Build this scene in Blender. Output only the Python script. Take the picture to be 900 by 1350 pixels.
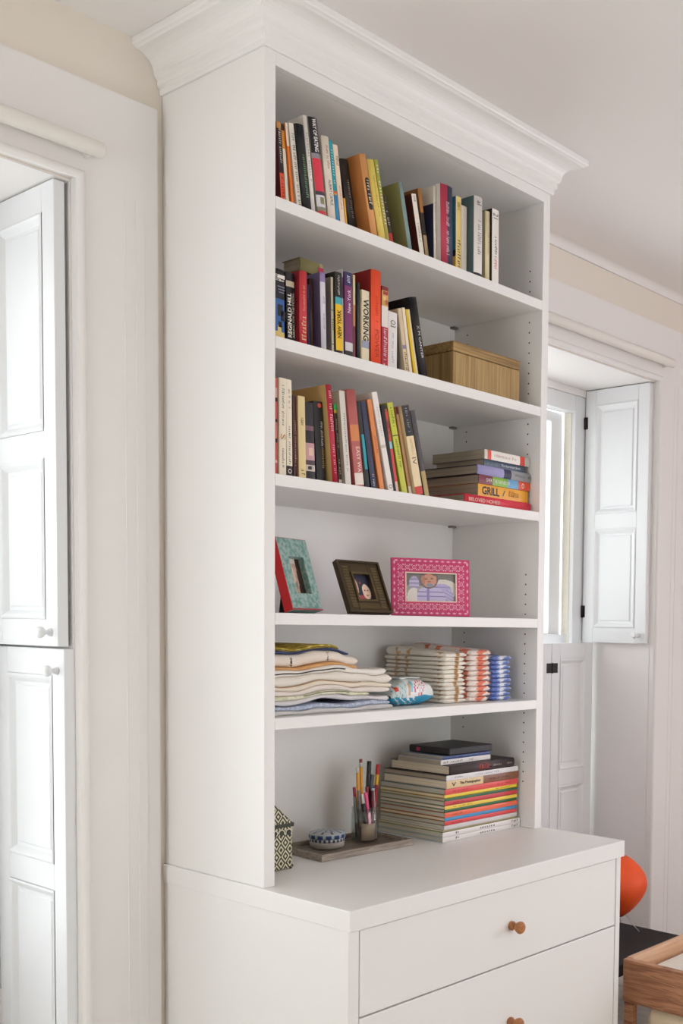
import bpy, bmesh, math, random
from mathutils import Vector, Matrix
random.seed(7)
for o in list(bpy.data.objects): bpy.data.objects.remove(o)
SC = bpy.context.scene
COL = SC.collection

# ------------------------------------------------------------------ camera
def look_camera():
    yaw, pit, rol = 0.9103, -0.0565, 0.0156
    fwd = Vector((math.sin(yaw)*math.cos(pit), math.cos(yaw)*math.cos(pit), math.sin(pit)))
    right = Vector((math.cos(yaw), -math.sin(yaw), 0)); up = right.cross(fwd)
    r2 = math.cos(rol)*right + math.sin(rol)*up; u2 = -math.sin(rol)*right + math.cos(rol)*up
    cd = bpy.data.cameras.new('camera'); cam = bpy.data.objects.new('camera', cd); COL.objects.link(cam)
    m = Matrix((r2, u2, -fwd)).transposed().to_4x4(); m.translation = Vector((-1.6678, -2.1827, 1.4594))
    cam.matrix_world = m
    cd.sensor_fit = 'HORIZONTAL'; cd.sensor_width = 36.0; cd.lens = 36.0*1435.31/900
    cd.shift_x = (450-725.97)/900; cd.shift_y = (905.67-675)/900
    cd.clip_start = 0.05
    SC.camera = cam
look_camera()

# ------------------------------------------------------------------ world, daylight, exposure
wd = bpy.data.worlds.new('sky'); SC.world = wd; wd.use_nodes = True
bg = wd.node_tree.nodes['Background']; bg.inputs[0].default_value = (0.97, 0.99, 1.0, 1); bg.inputs[1].default_value = 4.0
def daylight(name, loc, rot, sx, sy, power, col):
    l = bpy.data.lights.new(name, 'AREA'); l.shape = 'RECTANGLE'; l.size = sx; l.size_y = sy; l.energy = power; l.color = col
    o = bpy.data.objects.new(name, l); o.location = loc; o.rotation_euler = rot; COL.objects.link(o)
# sky light through the left-wall window, plus an added one from the right wall
daylight('daylight_left_window', (-3.22, -0.50, 1.45), (0, -math.pi/2, 0), 1.9, 1.3, 15, (0.94, 0.98, 1.0))

daylight('added_right_light', (4.47, -2.9, 1.5), (0, math.pi/2, 0), 1.9, 1.4, 50, (0.86, 0.78, 1.0))  # unseen source added to lift the ceiling and the right-hand casing
SC.view_settings.view_transform = 'Standard'; SC.view_settings.look = 'None'
SC.view_settings.exposure = 0.0; SC.view_settings.gamma = 1.0; SC.view_settings.use_curve_mapping = False
SC.cycles.use_denoising = True
SC.cycles.max_bounces = 10; SC.cycles.diffuse_bounces = 6

# ------------------------------------------------------------------ materials
def lin(h, a=1.0):
    h = h.lstrip('#'); out = []
    for i in (0, 2, 4):
        c = int(h[i:i+2], 16)/255.0
        out.append(c/12.92 if c <= 0.04045 else ((c+0.055)/1.055)**2.4)
    return (*out, a)
_M = {}
def _new(name):
    m = bpy.data.materials.new(name); m.use_nodes = True
    nt = m.node_tree; return m, nt, nt.nodes, nt.links, nt.nodes['Principled BSDF']
def plain(h, rough=0.55, metal=0.0, vary=0.06, scale=60.0, bump=0.0, spec=0.5):
    key = ('p', h, rough, metal, vary, scale, bump, spec)
    if key in _M: return _M[key]
    m, nt, N, L, b = _new('finish_'+h.strip('#'))
    c = lin(h)
    b.inputs['Roughness'].default_value = rough; b.inputs['Metallic'].default_value = metal
    b.inputs['Specular IOR Level'].default_value = spec
    if vary or bump:
        tc = N.new('ShaderNodeTexCoord'); n = N.new('ShaderNodeTexNoise'); n.inputs['Scale'].default_value = scale; n.inputs['Detail'].default_value = 4
        L.new(tc.outputs['Object'], n.inputs['Vector'])
        mx = N.new('ShaderNodeMixRGB'); mx.blend_type = 'MIX'
        mx.inputs[1].default_value = tuple(x*(1-vary) for x in c[:3])+(1,); mx.inputs[2].default_value = tuple(min(1, x*(1+vary)) for x in c[:3])+(1,)
        L.new(n.outputs['Fac'], mx.inputs[0]); L.new(mx.outputs[0], b.inputs['Base Color'])
        if bump:
            bp = N.new('ShaderNodeBump'); bp.inputs['Strength'].default_value = bump; bp.inputs['Distance'].default_value = 0.002
            L.new(n.outputs['Fac'], bp.inputs['Height']); L.new(bp.outputs[0], b.inputs['Normal'])
    else:
        b.inputs['Base Color'].default_value = c
    _M[key] = m; return m
def wood(h1, h2, scale=(1, 1, 1), rough=0.5, rings=6.0):
    key = ('w', h1, h2, scale, rough, rings)
    if key in _M: return _M[key]
    m, nt, N, L, b = _new('wood_grain')
    tc = N.new('ShaderNodeTexCoord'); mp = N.new('ShaderNodeMapping'); mp.inputs['Scale'].default_value = scale
    L.new(tc.outputs['Object'], mp.inputs[0])
    n = N.new('ShaderNodeTexNoise'); n.inputs['Scale'].default_value = rings; n.inputs['Detail'].default_value = 8; n.inputs['Distortion'].default_value = 1.2
    L.new(mp.outputs[0], n.inputs['Vector'])
    r = N.new('ShaderNodeValToRGB'); r.color_ramp.elements[0].color = lin(h1); r.color_ramp.elements[1].color = lin(h2)
    r.color_ramp.elements[0].position = 0.38; r.color_ramp.elements[1].position = 0.62
    L.new(n.outputs['Fac'], r.inputs[0]); L.new(r.outputs[0], b.inputs['Base Color'])
    bp = N.new('ShaderNodeBump'); bp.inputs['Strength'].default_value = 0.15; bp.inputs['Distance'].default_value = 0.002
    L.new(n.outputs['Fac'], bp.inputs['Height']); L.new(bp.outputs[0], b.inputs['Normal'])
    b.inputs['Roughness'].default_value = rough
    _M[key] = m; return m
def printed(rough=0.4):
    key = ('print', rough)
    if key in _M: return _M[key]
    m, nt, N, L, b = _new('printed_paper')
    a = N.new('ShaderNodeAttribute'); a.attribute_name = 'Col'
    L.new(a.outputs['Color'], b.inputs['Base Color']); b.inputs['Roughness'].default_value = rough
    _M[key] = m; return m
def blotch(h1, h2, scale, lo=0.5, hi=0.56, rough=0.8, h3=None):
    key = ('b', h1, h2, scale, lo, h3)
    if key in _M: return _M[key]
    m, nt, N, L, b = _new('printed_cloth')
    tc = N.new('ShaderNodeTexCoord'); n = N.new('ShaderNodeTexNoise'); n.inputs['Scale'].default_value = scale; n.inputs['Detail'].default_value = 1.5
    L.new(tc.outputs['Object'], n.inputs['Vector'])
    r = N.new('ShaderNodeValToRGB'); r.color_ramp.elements[0].color = lin(h1); r.color_ramp.elements[0].position = lo
    r.color_ramp.elements[1].color = lin(h2); r.color_ramp.elements[1].position = hi
    if h3:
        e = r.color_ramp.elements.new(min(0.99, hi+0.08)); e.color = lin(h3)
    L.new(n.outputs['Fac'], r.inputs[0]); L.new(r.outputs[0], b.inputs['Base Color']); b.inputs['Roughness'].default_value = rough
    _M[key] = m; return m
def glass(rough=0.02, tint=(0.97, 0.985, 0.98, 1), refl=0.12):
    key = ('g', rough, tint, refl)
    if key in _M: return _M[key]
    m, nt, N, L, b = _new('clear_glass')
    N.remove(b)
    t = N.new('ShaderNodeBsdfTransparent'); t.inputs[0].default_value = tint
    g = N.new('ShaderNodeBsdfGlossy'); g.inputs['Roughness'].default_value = rough
    lw = N.new('ShaderNodeLayerWeight'); lw.inputs[0].default_value = 0.25
    mm = N.new('ShaderNodeMath'); mm.operation = 'MULTIPLY_ADD'; mm.inputs[1].default_value = 0.35; mm.inputs[2].default_value = refl*0.2
    L.new(lw.outputs['Facing'], mm.inputs[0])
    mx = N.new('ShaderNodeMixShader'); L.new(mm.outputs[0], mx.inputs[0]); L.new(t.outputs[0], mx.inputs[1]); L.new(g.outputs[0], mx.inputs[2])
    L.new(mx.outputs[0], N['Material Output'].inputs[0])
    _M[key] = m; return m
def diamonds(h1, h2, s):
    m, nt, N, L, b = _new('diamond_print')
    tc = N.new('ShaderNodeTexCoord'); sp = N.new('ShaderNodeSeparateXYZ'); L.new(tc.outputs['Object'], sp.inputs[0])
    def op(kind, a, bb=None):
        n = N.new('ShaderNodeMath'); n.operation = kind
        for i, v in enumerate((a, bb)):
            if v is None: continue
            if isinstance(v, (int, float)): n.inputs[i].default_value = v
            else: L.new(v, n.inputs[i])
        return n.outputs[0]
    sxy = op('ADD', sp.outputs[0], sp.outputs[1])
    u = op('ABSOLUTE', op('SUBTRACT', op('FRACT', op('DIVIDE', sxy, s)), 0.5))
    v = op('ABSOLUTE', op('SUBTRACT', op('FRACT', op('DIVIDE', sp.outputs[2], s*1.25)), 0.5))
    d = op('FRACT', op('MULTIPLY', op('ADD', u, v), 3.0))
    g = op('GREATER_THAN', d, 0.56)
    mx = N.new('ShaderNodeMixRGB'); mx.inputs[1].default_value = lin(h1); mx.inputs[2].default_value = lin(h2)
    L.new(g, mx.inputs[0]); L.new(mx.outputs[0], b.inputs['Base Color']); b.inputs['Roughness'].default_value = 0.5
    return m
WALL = plain('#e6ddd2', 0.75, vary=0.015, scale=3, bump=0.05)
CEIL = plain('#ece8e6', 0.85, vary=0.012, scale=3)
TRIM = plain('#e9e5e3', 0.42, vary=0.015, scale=8, bump=0.04)
SHUT = plain('#e3e4e6', 0.45, vary=0.015, scale=10, bump=0.05)
CASE = plain('#edebe9', 0.38, vary=0.008, scale=5)
IRON = plain('#2a2624', 0.45, metal=0.6, vary=0.1)
DARK = plain('#4a4440', 0.8)

# ------------------------------------------------------------------ mesh helpers
class MB:
    def __init__(s): s.v = []; s.f = []; s.m = []; s.sm = []
    def quad(s, idx, m=0, sm=False): s.f.append(tuple(idx)); s.m.append(m); s.sm.append(sm)
    def box(s, x0, x1, y0, y1, z0, z1, m=0):
        b = len(s.v)
        s.v += [(x0,y0,z0),(x1,y0,z0),(x1,y1,z0),(x0,y1,z0),(x0,y0,z1),(x1,y0,z1),(x1,y1,z1),(x0,y1,z1)]
        for q in ((0,3,2,1),(4,5,6,7),(0,1,5,4),(1,2,6,5),(2,3,7,6),(3,0,4,7)): s.quad([b+i for i in q], m)
        return s
    def lathe(s, prof, n=24, axis='Z', c=(0,0,0), m=0, cap=True, msel=None):
        """prof: list of (radius, height)"""
        b = len(s.v)
        for r, h in prof:
            for k in range(n):
                a = 2*math.pi*k/n; p = (r*math.cos(a), r*math.sin(a), h)
                if axis == 'Y': p = (p[0], -p[2], p[1])
                if axis == 'X': p = (p[2], p[0], p[1])
                s.v.append((p[0]+c[0], p[1]+c[1], p[2]+c[2]))
        for i in range(len(prof)-1):
            for k in range(n):
                k2 = (k+1) % n
                s.quad((b+i*n+k, b+i*n+k2, b+(i+1)*n+k2, b+(i+1)*n+k), msel(i, k) if msel else m, True)
        if cap:
            s.quad([b+k for k in range(n)][::-1], m); s.quad([b+(len(prof)-1)*n+k for k in range(n)], msel(len(prof)-2, 0) if msel else m)
        return s
    def tube(s, pts, r, n=10, m=0, taper=None):
        b = len(s.v); pts = [Vector(p) for p in pts]
        for i, p in enumerate(pts):
            t = (pts[min(i+1, len(pts)-1)]-pts[max(i-1, 0)]).normalized()
            u = t.cross(Vector((0.3, 0.9, 0.31))).normalized(); w = t.cross(u)
            rr = r if taper is None else r*taper[i]
            for k in range(n):
                a = 2*math.pi*k/n; s.v.append(tuple(p+u*rr*math.cos(a)+w*rr*math.sin(a)))
        for i in range(len(pts)-1):
            for k in range(n): s.quad((b+i*n+k, b+i*n+(k+1)%n, b+(i+1)*n+(k+1)%n, b+(i+1)*n+k), m, True)
        s.quad([b+k for k in range(n)][::-1], m); s.quad([b+(len(pts)-1)*n+k for k in range(n)], m)
        return s
    def build(s, name, mats, parent=None, bevel=0.0, seg=2, shade=None):
        me = bpy.data.meshes.new(name); me.from_pydata(s.v, [], s.f)
        if not isinstance(mats, (list, tuple)): mats = [mats]
        for m in mats: me.materials.append(m)
        me.polygons.foreach_set('material_index', s.m)
        me.polygons.foreach_set('use_smooth', s.sm)
        bm = bmesh.new(); bm.from_mesh(me); bmesh.ops.recalc_face_normals(bm, faces=bm.faces); bm.to_mesh(me); bm.free()
        me.update()
        o = bpy.data.objects.new(name, me); COL.objects.link(o)
        if parent is not None: o.parent = parent
        if bevel:
            md = o.modifiers.new('edge', 'BEVEL'); md.width = bevel; md.segments = seg; md.limit_method = 'ANGLE'; md.angle_limit = 0.7; md.harden_normals = False
        return o
def box(name, x0, x1, y0, y1, z0, z1, mat, parent=None, bevel=0.0, seg=2):
    return MB().box(x0, x1, y0, y1, z0, z1).build(name, mat, parent, bevel, seg)
def tag(o, label, cat, group=None):
    o['label'] = label; o['category'] = cat
    if group: o['group'] = group
    return o
def struct(o): o['kind'] = 'structure'; return o
def empty(name, loc=(0,0,0), rz=0.0):
    o = bpy.data.objects.new(name, None); o.location = loc; o.rotation_euler = (0, 0, rz); o.empty_display_size = 0.05; COL.objects.link(o); return o
def print_grid(name, w, h, nx, ny, fn, parent, y=0.0, rough=0.4):
    """flat printed sheet in the local xz plane, colours from fn(u,v) with v up"""
    vs = [(w*i/nx, y, h*j/ny) for j in range(ny+1) for i in range(nx+1)]
    fs = [(j*(nx+1)+i, j*(nx+1)+i+1, (j+1)*(nx+1)+i+1, (j+1)*(nx+1)+i) for j in range(ny) for i in range(nx)]
    me = bpy.data.meshes.new(name); me.from_pydata(vs, [], fs); me.materials.append(printed(rough))
    ca = me.color_attributes.new('Col', 'FLOAT_COLOR', 'CORNER')
    k = 0
    for j in range(ny):
        for i in range(nx):
            c = lin(fn((i+.5)/nx, (j+.5)/ny))
            for _ in range(4): ca.data[k].color = c; k += 1
    o = bpy.data.objects.new(name, me); COL.objects.link(o); o.parent = parent; return o
def lettering(name, s, length, size, mat, parent, M, proud=0.0004):
    """flat printed lettering; M maps text space (x along, y up, z out) to the parent's space"""
    if s.startswith('~'):
        n = int(s[1:]); mb = MB(); rr = random.Random(n*31+int(length*1e4)); x = 0.0; cw = length/max(1, n)
        for k in range(n):
            if rr.random() < 0.13 and k not in (0, n-1): x += cw; continue
            wd_ = cw*rr.uniform(0.45, 0.8); hh = size*rr.choice((0.72, 0.72, 0.95))
            if rr.random() < 0.5: mb.box(x, x+wd_*0.45, 0, hh, 0, proud); mb.box(x, x+wd_, hh*0.78, hh, 0, proud)
            else: mb.box(x+wd_*0.3, x+wd_*0.75, 0, hh, 0, proud); mb.box(x, x+wd_, 0, hh*0.2, 0, proud)
            x += cw
        mb.v = [(p[0]-length/2, p[1]-size*0.38, p[2]) for p in mb.v]
        o = mb.build(name, mat, parent); o.data.transform(M); return o
    cu = bpy.data.curves.new(name, 'FONT'); cu.body = s; cu.size = 1.0; cu.extrude = 0.0; cu.resolution_u = 2
    if s in ('WORKING', 'GRILL', 'NEW YORK', 'REGINALD HILL', 'BELOVED HOMES!', 'WAY OF EATING', 'The Photographer'): cu.offset = 0.022
    t = bpy.data.objects.new(name, cu); COL.objects.link(t)
    bpy.context.view_layer.update()
    me = bpy.data.meshes.new_from_object(t); bpy.data.objects.remove(t)
    xs = [v.co.x for v in me.vertices]; ys = [v.co.y for v in me.vertices]
    w0 = max(xs)-min(xs) or 1; h0 = max(ys)-min(ys) or 1
    cx = (max(xs)+min(xs))/2; cy = (max(ys)+min(ys))/2
    for v in me.vertices: v.co = ((v.co.x-cx)*length/w0, (v.co.y-cy)*size/h0, proud)
    me.transform(M); me.materials.clear(); me.materials.append(mat)
    o = bpy.data.objects.new(name, me); COL.objects.link(o); o.parent = parent; return o
# ------------------------------------------------------------------ the room
D = 0.4256            # plane of the window wall
W = 1.1               # bookcase width
HC = 2.932            # ceiling height
ZL0, ZR1 = 0.0, 2.525 # window recess, floor to head
LO = (-1.265, -0.250); RO = (1.365, 2.393)
XA, XB, YA = -3.15, 4.4, -4.15
def wall_with_holes(name, axis, a0, a1, t0, t1, holes, zt=HC):
    """wall running along 'axis' from a0 to a1, thickness t0..t1, holes [(h0,h1,z0,z1)]"""
    mb = MB()
    def add(p0, p1, z0, z1):
        if p1-p0 < 1e-4 or z1-z0 < 1e-4: return
        if axis == 'X': mb.box(p0, p1, t0, t1, z0, z1)
        else: mb.box(t0, t1, p0, p1, z0, z1)
    c = a0
    for h0, h1, z0, z1 in sorted(holes):
        add(c, h0, 0, zt); add(h0, h1, 0, z0); add(h0, h1, z1, zt); c = h1
    add(c, a1, 0, zt)
    return struct(mb.build(name, WALL))
wall_with_holes('wall_back', 'X', XA, XB, D, 0.86, [(*LO, ZL0, ZR1), (*RO, ZL0, ZR1)])
wall_with_holes('wall_left', 'Y', YA, D, XA-0.2, XA, [(-1.15, 0.15, 0.5, 2.4)])
wall_with_holes('wall_right', 'Y', YA, D, XB, XB+0.2, [(-3.6, -2.2, 0.55, 2.45)])
wall_with_holes('wall_rear', 'X', XA, XB, YA-0.2, YA, [(-0.4, 1.4, 0.04, 2.35)])
fl = box('floor', XA-0.2, XB+0.2, YA-0.2, 0.9, -0.12, -0.02, wood('#6a5a4a', '#86765f', (0.6, 8, 1), 0.4)); struct(fl)
plank = MB().box(0, 0.14, 0, 1.6, -0.02, 0.0).build('plank', wood('#b9b2a8', '#d0c9c0', (9, 0.7, 1), 0.35), fl, 0.0015, 1)
first = True
for i in range(int((XB-XA)/0.142)):
    for j in range(3):
        p = plank if first else plank.copy()
        if not first: COL.objects.link(p)
        first = False
        p.parent = fl; p.location = (XA+0.001+i*0.142, YA+0.002+j*1.603-((i*37) % 5)*0.0, 0)
ce = box('ceiling', XA-0.2, XB+0.2, YA-0.2, 0.9, HC, HC+0.15, CEIL); struct(ce)

def casing(name, x0, x1, wr=0.222):
    """painted wooden surround of one window recess: flat boards, raised bands and an inner bead"""
    root = empty(name, (0, 0, 0)); struct(root)
    w = 0.222; zt = 2.768; y0 = D-0.022
    box('head_board', x0-w, x1+wr, y0, D-0.0005, ZR1+0.004, zt, TRIM, root)
    for s in (0, 1):
        a, b = (x0-w, x0+0.0) if s == 0 else (x1-0.0, x1+wr)
        box('side_board', a, b, y0, D-0.0005, 0.0, ZR1+0.004, TRIM, root)
        sg = -1 if s == 0 else 1; e = x0 if s == 0 else x1
        for off, wd_, pr in ((0.130, 0.004, 0.0012), (0.172, 0.026, 0.0016)):
            c = e+sg*off
            box('raised_band', c-wd_/2, c+wd_/2, y0-pr, y0+0.001, 0.0, ZR1, TRIM, root, 0.0008)
    box('jamb_lining', x0, x0+0.003, D, 0.774, 0.0, ZR1, TRIM, root); box('jamb_lining', x1-0.003, x1, D, 0.774, 0.0, ZR1, TRIM, root)
    box('soffit_lining', x0+0.003, x1-0.003, D, 0.774, ZR1-0.003, ZR1, TRIM, root)
    bd = MB()
    r = 0.0115
    prof = [(math.cos(t)*r, math.sin(t)*r) for t in [math.pi*k/8 for k in range(9)]]
    path = [(x0-0.012, 0.0, -1, 0), (x0-0.012, ZR1+0.012, -1, 1), (x1+0.012, ZR1+0.012, 1, 1), (x1+0.012, 0.0, 1, 0)]
    n = len(prof)
    for px_, pz_, dx, dz in path:
        for c_, s_ in prof: bd.v.append((px_+dx*c_, y0-s_, pz_+dz*c_))
    for i in range(3):
        for k in range(n-1): bd.quad((i*n+k, i*n+k+1, (i+1)*n+k+1, (i+1)*n+k), 0, True)
    bd.build('bead', TRIM, root)
    return root
casing('trim_1', *LO); casing('trim_2', *RO, 0.34)

cv = MB()
for xx in (1.21, XB-0.001):
    for a_, b_ in [(0.0005, 0.030)]+[(0.030-0.030*math.cos(math.pi/2*k/8)+0.0005, 0.030-0.030*math.sin(math.pi/2*k/8)+0.0003) for k in range(9)]: cv.v.append((xx, D-a_, HC-b_))
for k in range(9): cv.quad((k, k+1, 10+k+1, 10+k), 0, True)
struct(cv.build('trim_7', CEIL))

def sash_window(name, x0, x1, z0, z1, y, facing=1):
    """double-hung wooden window set across a recess; frame, two sashes, four panes"""
    root = empty(name, (0, 0, 0)); struct(root)
    fw = 0.098
    for a, b in ((x0, x0+fw), (x1-fw, x1)): box('jamb', a, b, y, y+0.06, z0, z1, SHUT, root, 0.003)
    box('head', x0+fw, x1-fw, y, y+0.06, z1-0.075, z1, SHUT, root, 0.003)
    box('sill', x0+fw, x1-fw, y-0.01, y+0.075, z0, z0+0.05, SHUT, root, 0.003)
    zm = 1.40 if z0 < 1.2 else (z0+z1)/2
    for nm, a, b, yy in (('lower_sash', z0+0.05, zm+0.02, y+0.032), ('upper_sash', zm-0.02, z1-0.075, y+0.068)):
        s = empty(nm, (0, 0, 0)); s.parent = root
        u0, u1 = x0+fw+0.0055, x1-fw-0.0055; sw = 0.082
        mb = MB().box(u0, u0+sw, yy, yy+0.034, a, b).box(u1-sw, u1, yy, yy+0.034, a, b)
        mb.box(u0+sw, u1-sw, yy, yy+0.034, a, a+0.045).box(u0+sw, u1-sw, yy, yy+0.034, b-0.045, b)
        mid = (u0+u1)/2
        mb.box(mid-0.012, mid+0.012, yy+0.004, yy+0.03, a+0.045, b-0.045)
        mb.build('sash_frame', SHUT, s)
        for p0, p1 in ((u0+sw, mid-0.012), (mid+0.012, u1-sw)):
            box('pane', p0, p1, yy+0.015, yy+0.018, a+0.045, b-0.045, glass(), s)
    for a, b in ((x0+fw, x0+fw+0.005), (x1-fw-0.005, x1-fw)):
        box('sash_cord_channel', a, b, y+0.02, y+0.06, z0+0.05, z1-0.075, plain('#e4dfd2', 0.6), root)
    return root
sash_window('window_1', LO[0]+0.001, LO[1]-0.001, 0.45, 2.49, 0.78)
sash_window('window_2', RO[0]+0.001, RO[1]-0.001, 0.45, 2.49, 0.78)
for i, (o_, tz) in enumerate(((LO, 0), (RO, 0))):
    struct(box('trim_%d' % (3+i), o_[0]+0.001, o_[1]-0.001, 0.775, 0.85, 0.0, 0.449, TRIM, None, 0.003))
    struct(box('trim_%d' % (5+i), o_[0]+0.001, o_[1]-0.001, 0.775, 0.85, 2.4905, 2.5245, TRIM, None, 0.003))
# windows of the left wall and of the wall behind the camera (daylight sources)
def plain_window(name, axis, a0, a1, z0, z1, t):
    root = empty(name); struct(root)
    def bx(n, p0, p1, q0, q1, m, th=0.05):
        if axis == 'Y': box(n, t, t+th, p0, p1, q0, q1, m, root, 0.003)
        else: box(n, p0, p1, t, t+th, q0, q1, m, root, 0.003)
    bx('jamb', a0, a0+0.05, z0, z1, SHUT); bx('jamb', a1-0.05, a1, z0, z1, SHUT)
    bx('head', a0+0.05, a1-0.05, z1-0.05, z1, SHUT); bx('sill', a0+0.05, a1-0.05, z0, z0+0.05, SHUT)
    m = (a0+a1)/2; bx('mullion', m-0.015, m+0.015, z0+0.05, z1-0.05, SHUT)
    zz = (z0+z1)/2
    for p0, p1 in ((a0+0.05, m-0.015), (m+0.015, a1-0.05)):
        bx('meeting_rail', p0, p1, zz-0.015, zz+0.015, SHUT)
        bx('pane', p0, p1, z0+0.05, zz-0.015, glass(), 0.004); bx('pane', p0, p1, zz+0.015, z1-0.05, glass(), 0.004)
plain_window('window_3', 'Y', -1.15, 0.15, 0.5, 2.4, XA-0.05)
plain_window('added_window', 'Y', -3.6, -2.2, 0.55, 2.45, XB)  # unseen window added to let more light onto the right side
plain_window('window_4', 'X', -0.4, 1.4, 0.04, 2.35, YA-0.05)

def shutter(label, loc, rz, w, h, split, knob=None, hinges=(), n_group='panelled window shutters', knobside=1):
    """panelled leaf: local x across, face towards -y; split = height of the middle rail centre"""
    root = empty('window_shutter', loc, rz); tag(root, label, 'shutter', n_group)
    st, rl, t = 0.058, 0.068, 0.028
    box('stile', 0, st, 0, t, 0, h, SHUT, root, 0.002); box('stile', w-st, w, 0, t, 0, h, SHUT, root, 0.002)
    for z0, z1 in ((0, rl), (split-rl/2, split+rl/2), (h-rl, h)): box('rail', st, w-st, 0.0004, t-0.0004, z0, z1, SHUT, root, 0.001)
    for z0, z1 in ((rl, split-rl/2), (split+rl/2, h-rl)):
        mb = MB(); rings = [(0.0, -0.001), (0.005, -0.0035), (0.011, 0.0), (0.022, 0.011), (0.030, 0.012), (0.034, 0.008), (0.036, 0.008)]
        for ins, y in rings:
            mb.v += [(st+ins, y, z0+ins), (w-st-ins, y, z0+ins), (w-st-ins, y, z1-ins), (st+ins, y, z1-ins)]
        for i in range(len(rings)-1):
            for k in range(4): mb.quad((i*4+k, i*4+(k+1) % 4, i*4+4+(k+1) % 4, i*4+4+k))
        b = (len(rings)-1)*4; mb.quad((b, b+1, b+2, b+3))
        mb.build('panel', SHUT, root)
        box('panel_back', st, w-st, 0.0135, t-0.002, z0, z1, SHUT, root)
    if knob:
        MB().lathe([(0.010, 0), (0.009, 0.006), (0.006, 0.010), (0.006, 0.016), (0.013, 0.021), (0.0155, 0.027), (0.014, 0.033), (0.008, 0.037)], 16, 'Y', (knob[0], 0, knob[1])).build('knob', SHUT, root)
    for hx, hz in hinges:
        q_, hh = (0.038, 0.021) if rz == 0 else (0.011, 0.026)
        hb = MB().box(hx-q_, hx-0.002, -0.0025, -0.0003, hz-hh, hz+hh).box(hx+0.002, hx+q_, -0.0025, -0.0003, hz-hh, hz+hh)
        hb.tube([(hx, -0.003, hz-hh-0.002), (hx, -0.003, hz+hh+0.002)], 0.0026, 8)
        hb.build('hinge', IRON, root)
    return root
R90 = -math.pi/2
shutter('upper white panelled shutter folded into recess of left window', (-0.2915, 0.775, 1.388), R90, 0.345, 1.130, 0.50, (0.312, 0.035), ((0.0, 0.95), (0.0, 0.18)))
shutter('lower white panelled shutter folded into recess of left window', (-0.2790, 0.775, 0.03), R90, 0.350, 1.352, 0.77, (0.318, 1.297), ((0.0, 1.235), (0.0, 0.2)))
shutter('upper white panelled shutter folded into recess of right window', (2.362, 0.772, 1.385), R90, 0.342, 1.133, 0.545, (0.305, 0.037), ((0.002, 0.99), (0.002, 0.14)))
shutter('lower shutter leaf closed across right window, nearer the recess side', (2.048, 0.700, 0.03), 0, 0.300, 1.352, 0.76, None, ((0.0, 1.245), (0.0, 0.2)))
shutter('lower shutter leaf closed across right window, half hidden behind bookcase', (1.742, 0.700, 0.03), 0, 0.302, 1.352, 0.76, None, ())

def roller(label, xa, xb, z):
    root = empty('roller_blind', (0, 0, 0)); tag(root, label, 'blind', 'roller blind tubes')
    y = D-0.022-0.034; r = 0.0195
    MB().lathe([(r*0.8, xa), (r, xa+0.004), (r, xb-0.012), (r*0.93, xb-0.004), (r*0.7, xb)], 20, 'X', (0, y, z)).build('tube', plain('#e6e1db', 0.5, vary=0.02), root)
    for x in (xa+0.02, xb-0.03): box('bracket', x-0.006, x+0.006, y, D-0.0225, z-0.018, z+0.018, TRIM, root, 0.002)
roller('white rolled blind tube above left window', -1.30, -0.195, 2.598)
roller('white rolled blind tube above right window', 1.32, 2.452, 2.606)

# ------------------------------------------------------------------ bookcase and dresser
S_, DI, T_ = 0.0323, 0.3764, 0.0291
ZC, ZO, ZP = 2.8178, 2.7859, 2.9321
SH = {1: 2.4816, 2: 2.1503, 3: 1.8194, 4: 1.4798, 5: 1.2190}
bc = empty('bookcase', (0, 0, 0.8)); tag(bc, 'tall white built-in bookcase with crown moulding standing on the dresser', 'bookcase')
def bpart(name, x0, x1, y0, y1, z0, z1, bev=0.0012): return box(name, x0, x1, y0, y1, z0-0.8, z1-0.8, CASE, bc, bev)
bpart('side_panel', 0, S_, 0, D-0.001, 0.8, ZC+0.05)
bpart('side_panel', W-S_, W, 0, D-0.001, 0.8, ZC+0.05)
bpart('back_panel', S_, W-S_, DI, D-0.002, 0.8, ZC+0.05, 0)
bpart('top_panel', S_, W-S_, 0.0205, DI, ZO, ZO+0.022, 0)
bpart('header_rail', S_, W-S_, 0.0, 0.02, ZO, ZC+0.05, 0)
for k in SH: bpart('shelf', S_+0.0003, W-S_-0.0003, 0.0, DI-0.0005, SH[k]-T_, SH[k])
cm = MB()
prof = [(0.0005, 0), (0.006, 0.0), (0.008, 0.003), (0.008, 0.013), (0.012, 0.017), (0.015, 0.020), (0.015, 0.034), (0.019, 0.037), (0.022, 0.042)]
for k in range(9):
    t = k/8*math.pi/2; prof.append((0.024+0.046*(1-math.cos(t)), 0.044+0.046*math.sin(t)))
prof += [(0.074, 0.0905), (0.078, 0.094), (0.0835, 0.096), (0.0854, 0.100), (0.0854, 0.1138)]
n = len(prof)
for pth in range(4):
    for o_, z in prof:
        x = -o_ if pth < 2 else W+o_; y = D-0.001 if pth in (0, 3) else -o_
        cm.v.append((x, y, z+ZC-0.8))
for i in range(3):
    for k in range(n-1): cm.quad((i*n+k, i*n+k+1, (i+1)*n+k+1, (i+1)*n+k))
cm.build('crown_moulding', CASE, bc)
ph = MB()
for yc in (0.052, 0.318):
    z = 0.95
    while z < 2.76:
        near = any(0.012 < SH[k]-T_-z < 0.08 for k in (1, 2, 4, 5))
        if all(not (SH[k]-T_-0.012 < z < SH[k]+0.012) for k in SH) and z < 2.60 and not (1.63 < z < 1.80) and (yc < 0.2 or near):
            ph.lathe([(0.0027, 0), (0.0027, 0.0006)], 8, 'X', (W-S_-0.0006, yc, z-0.8))
            ph.lathe([(0.0027, 0), (0.0027, 0.0006)], 8, 'X', (S_, yc, z-0.8))
        z += 0.032
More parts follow.
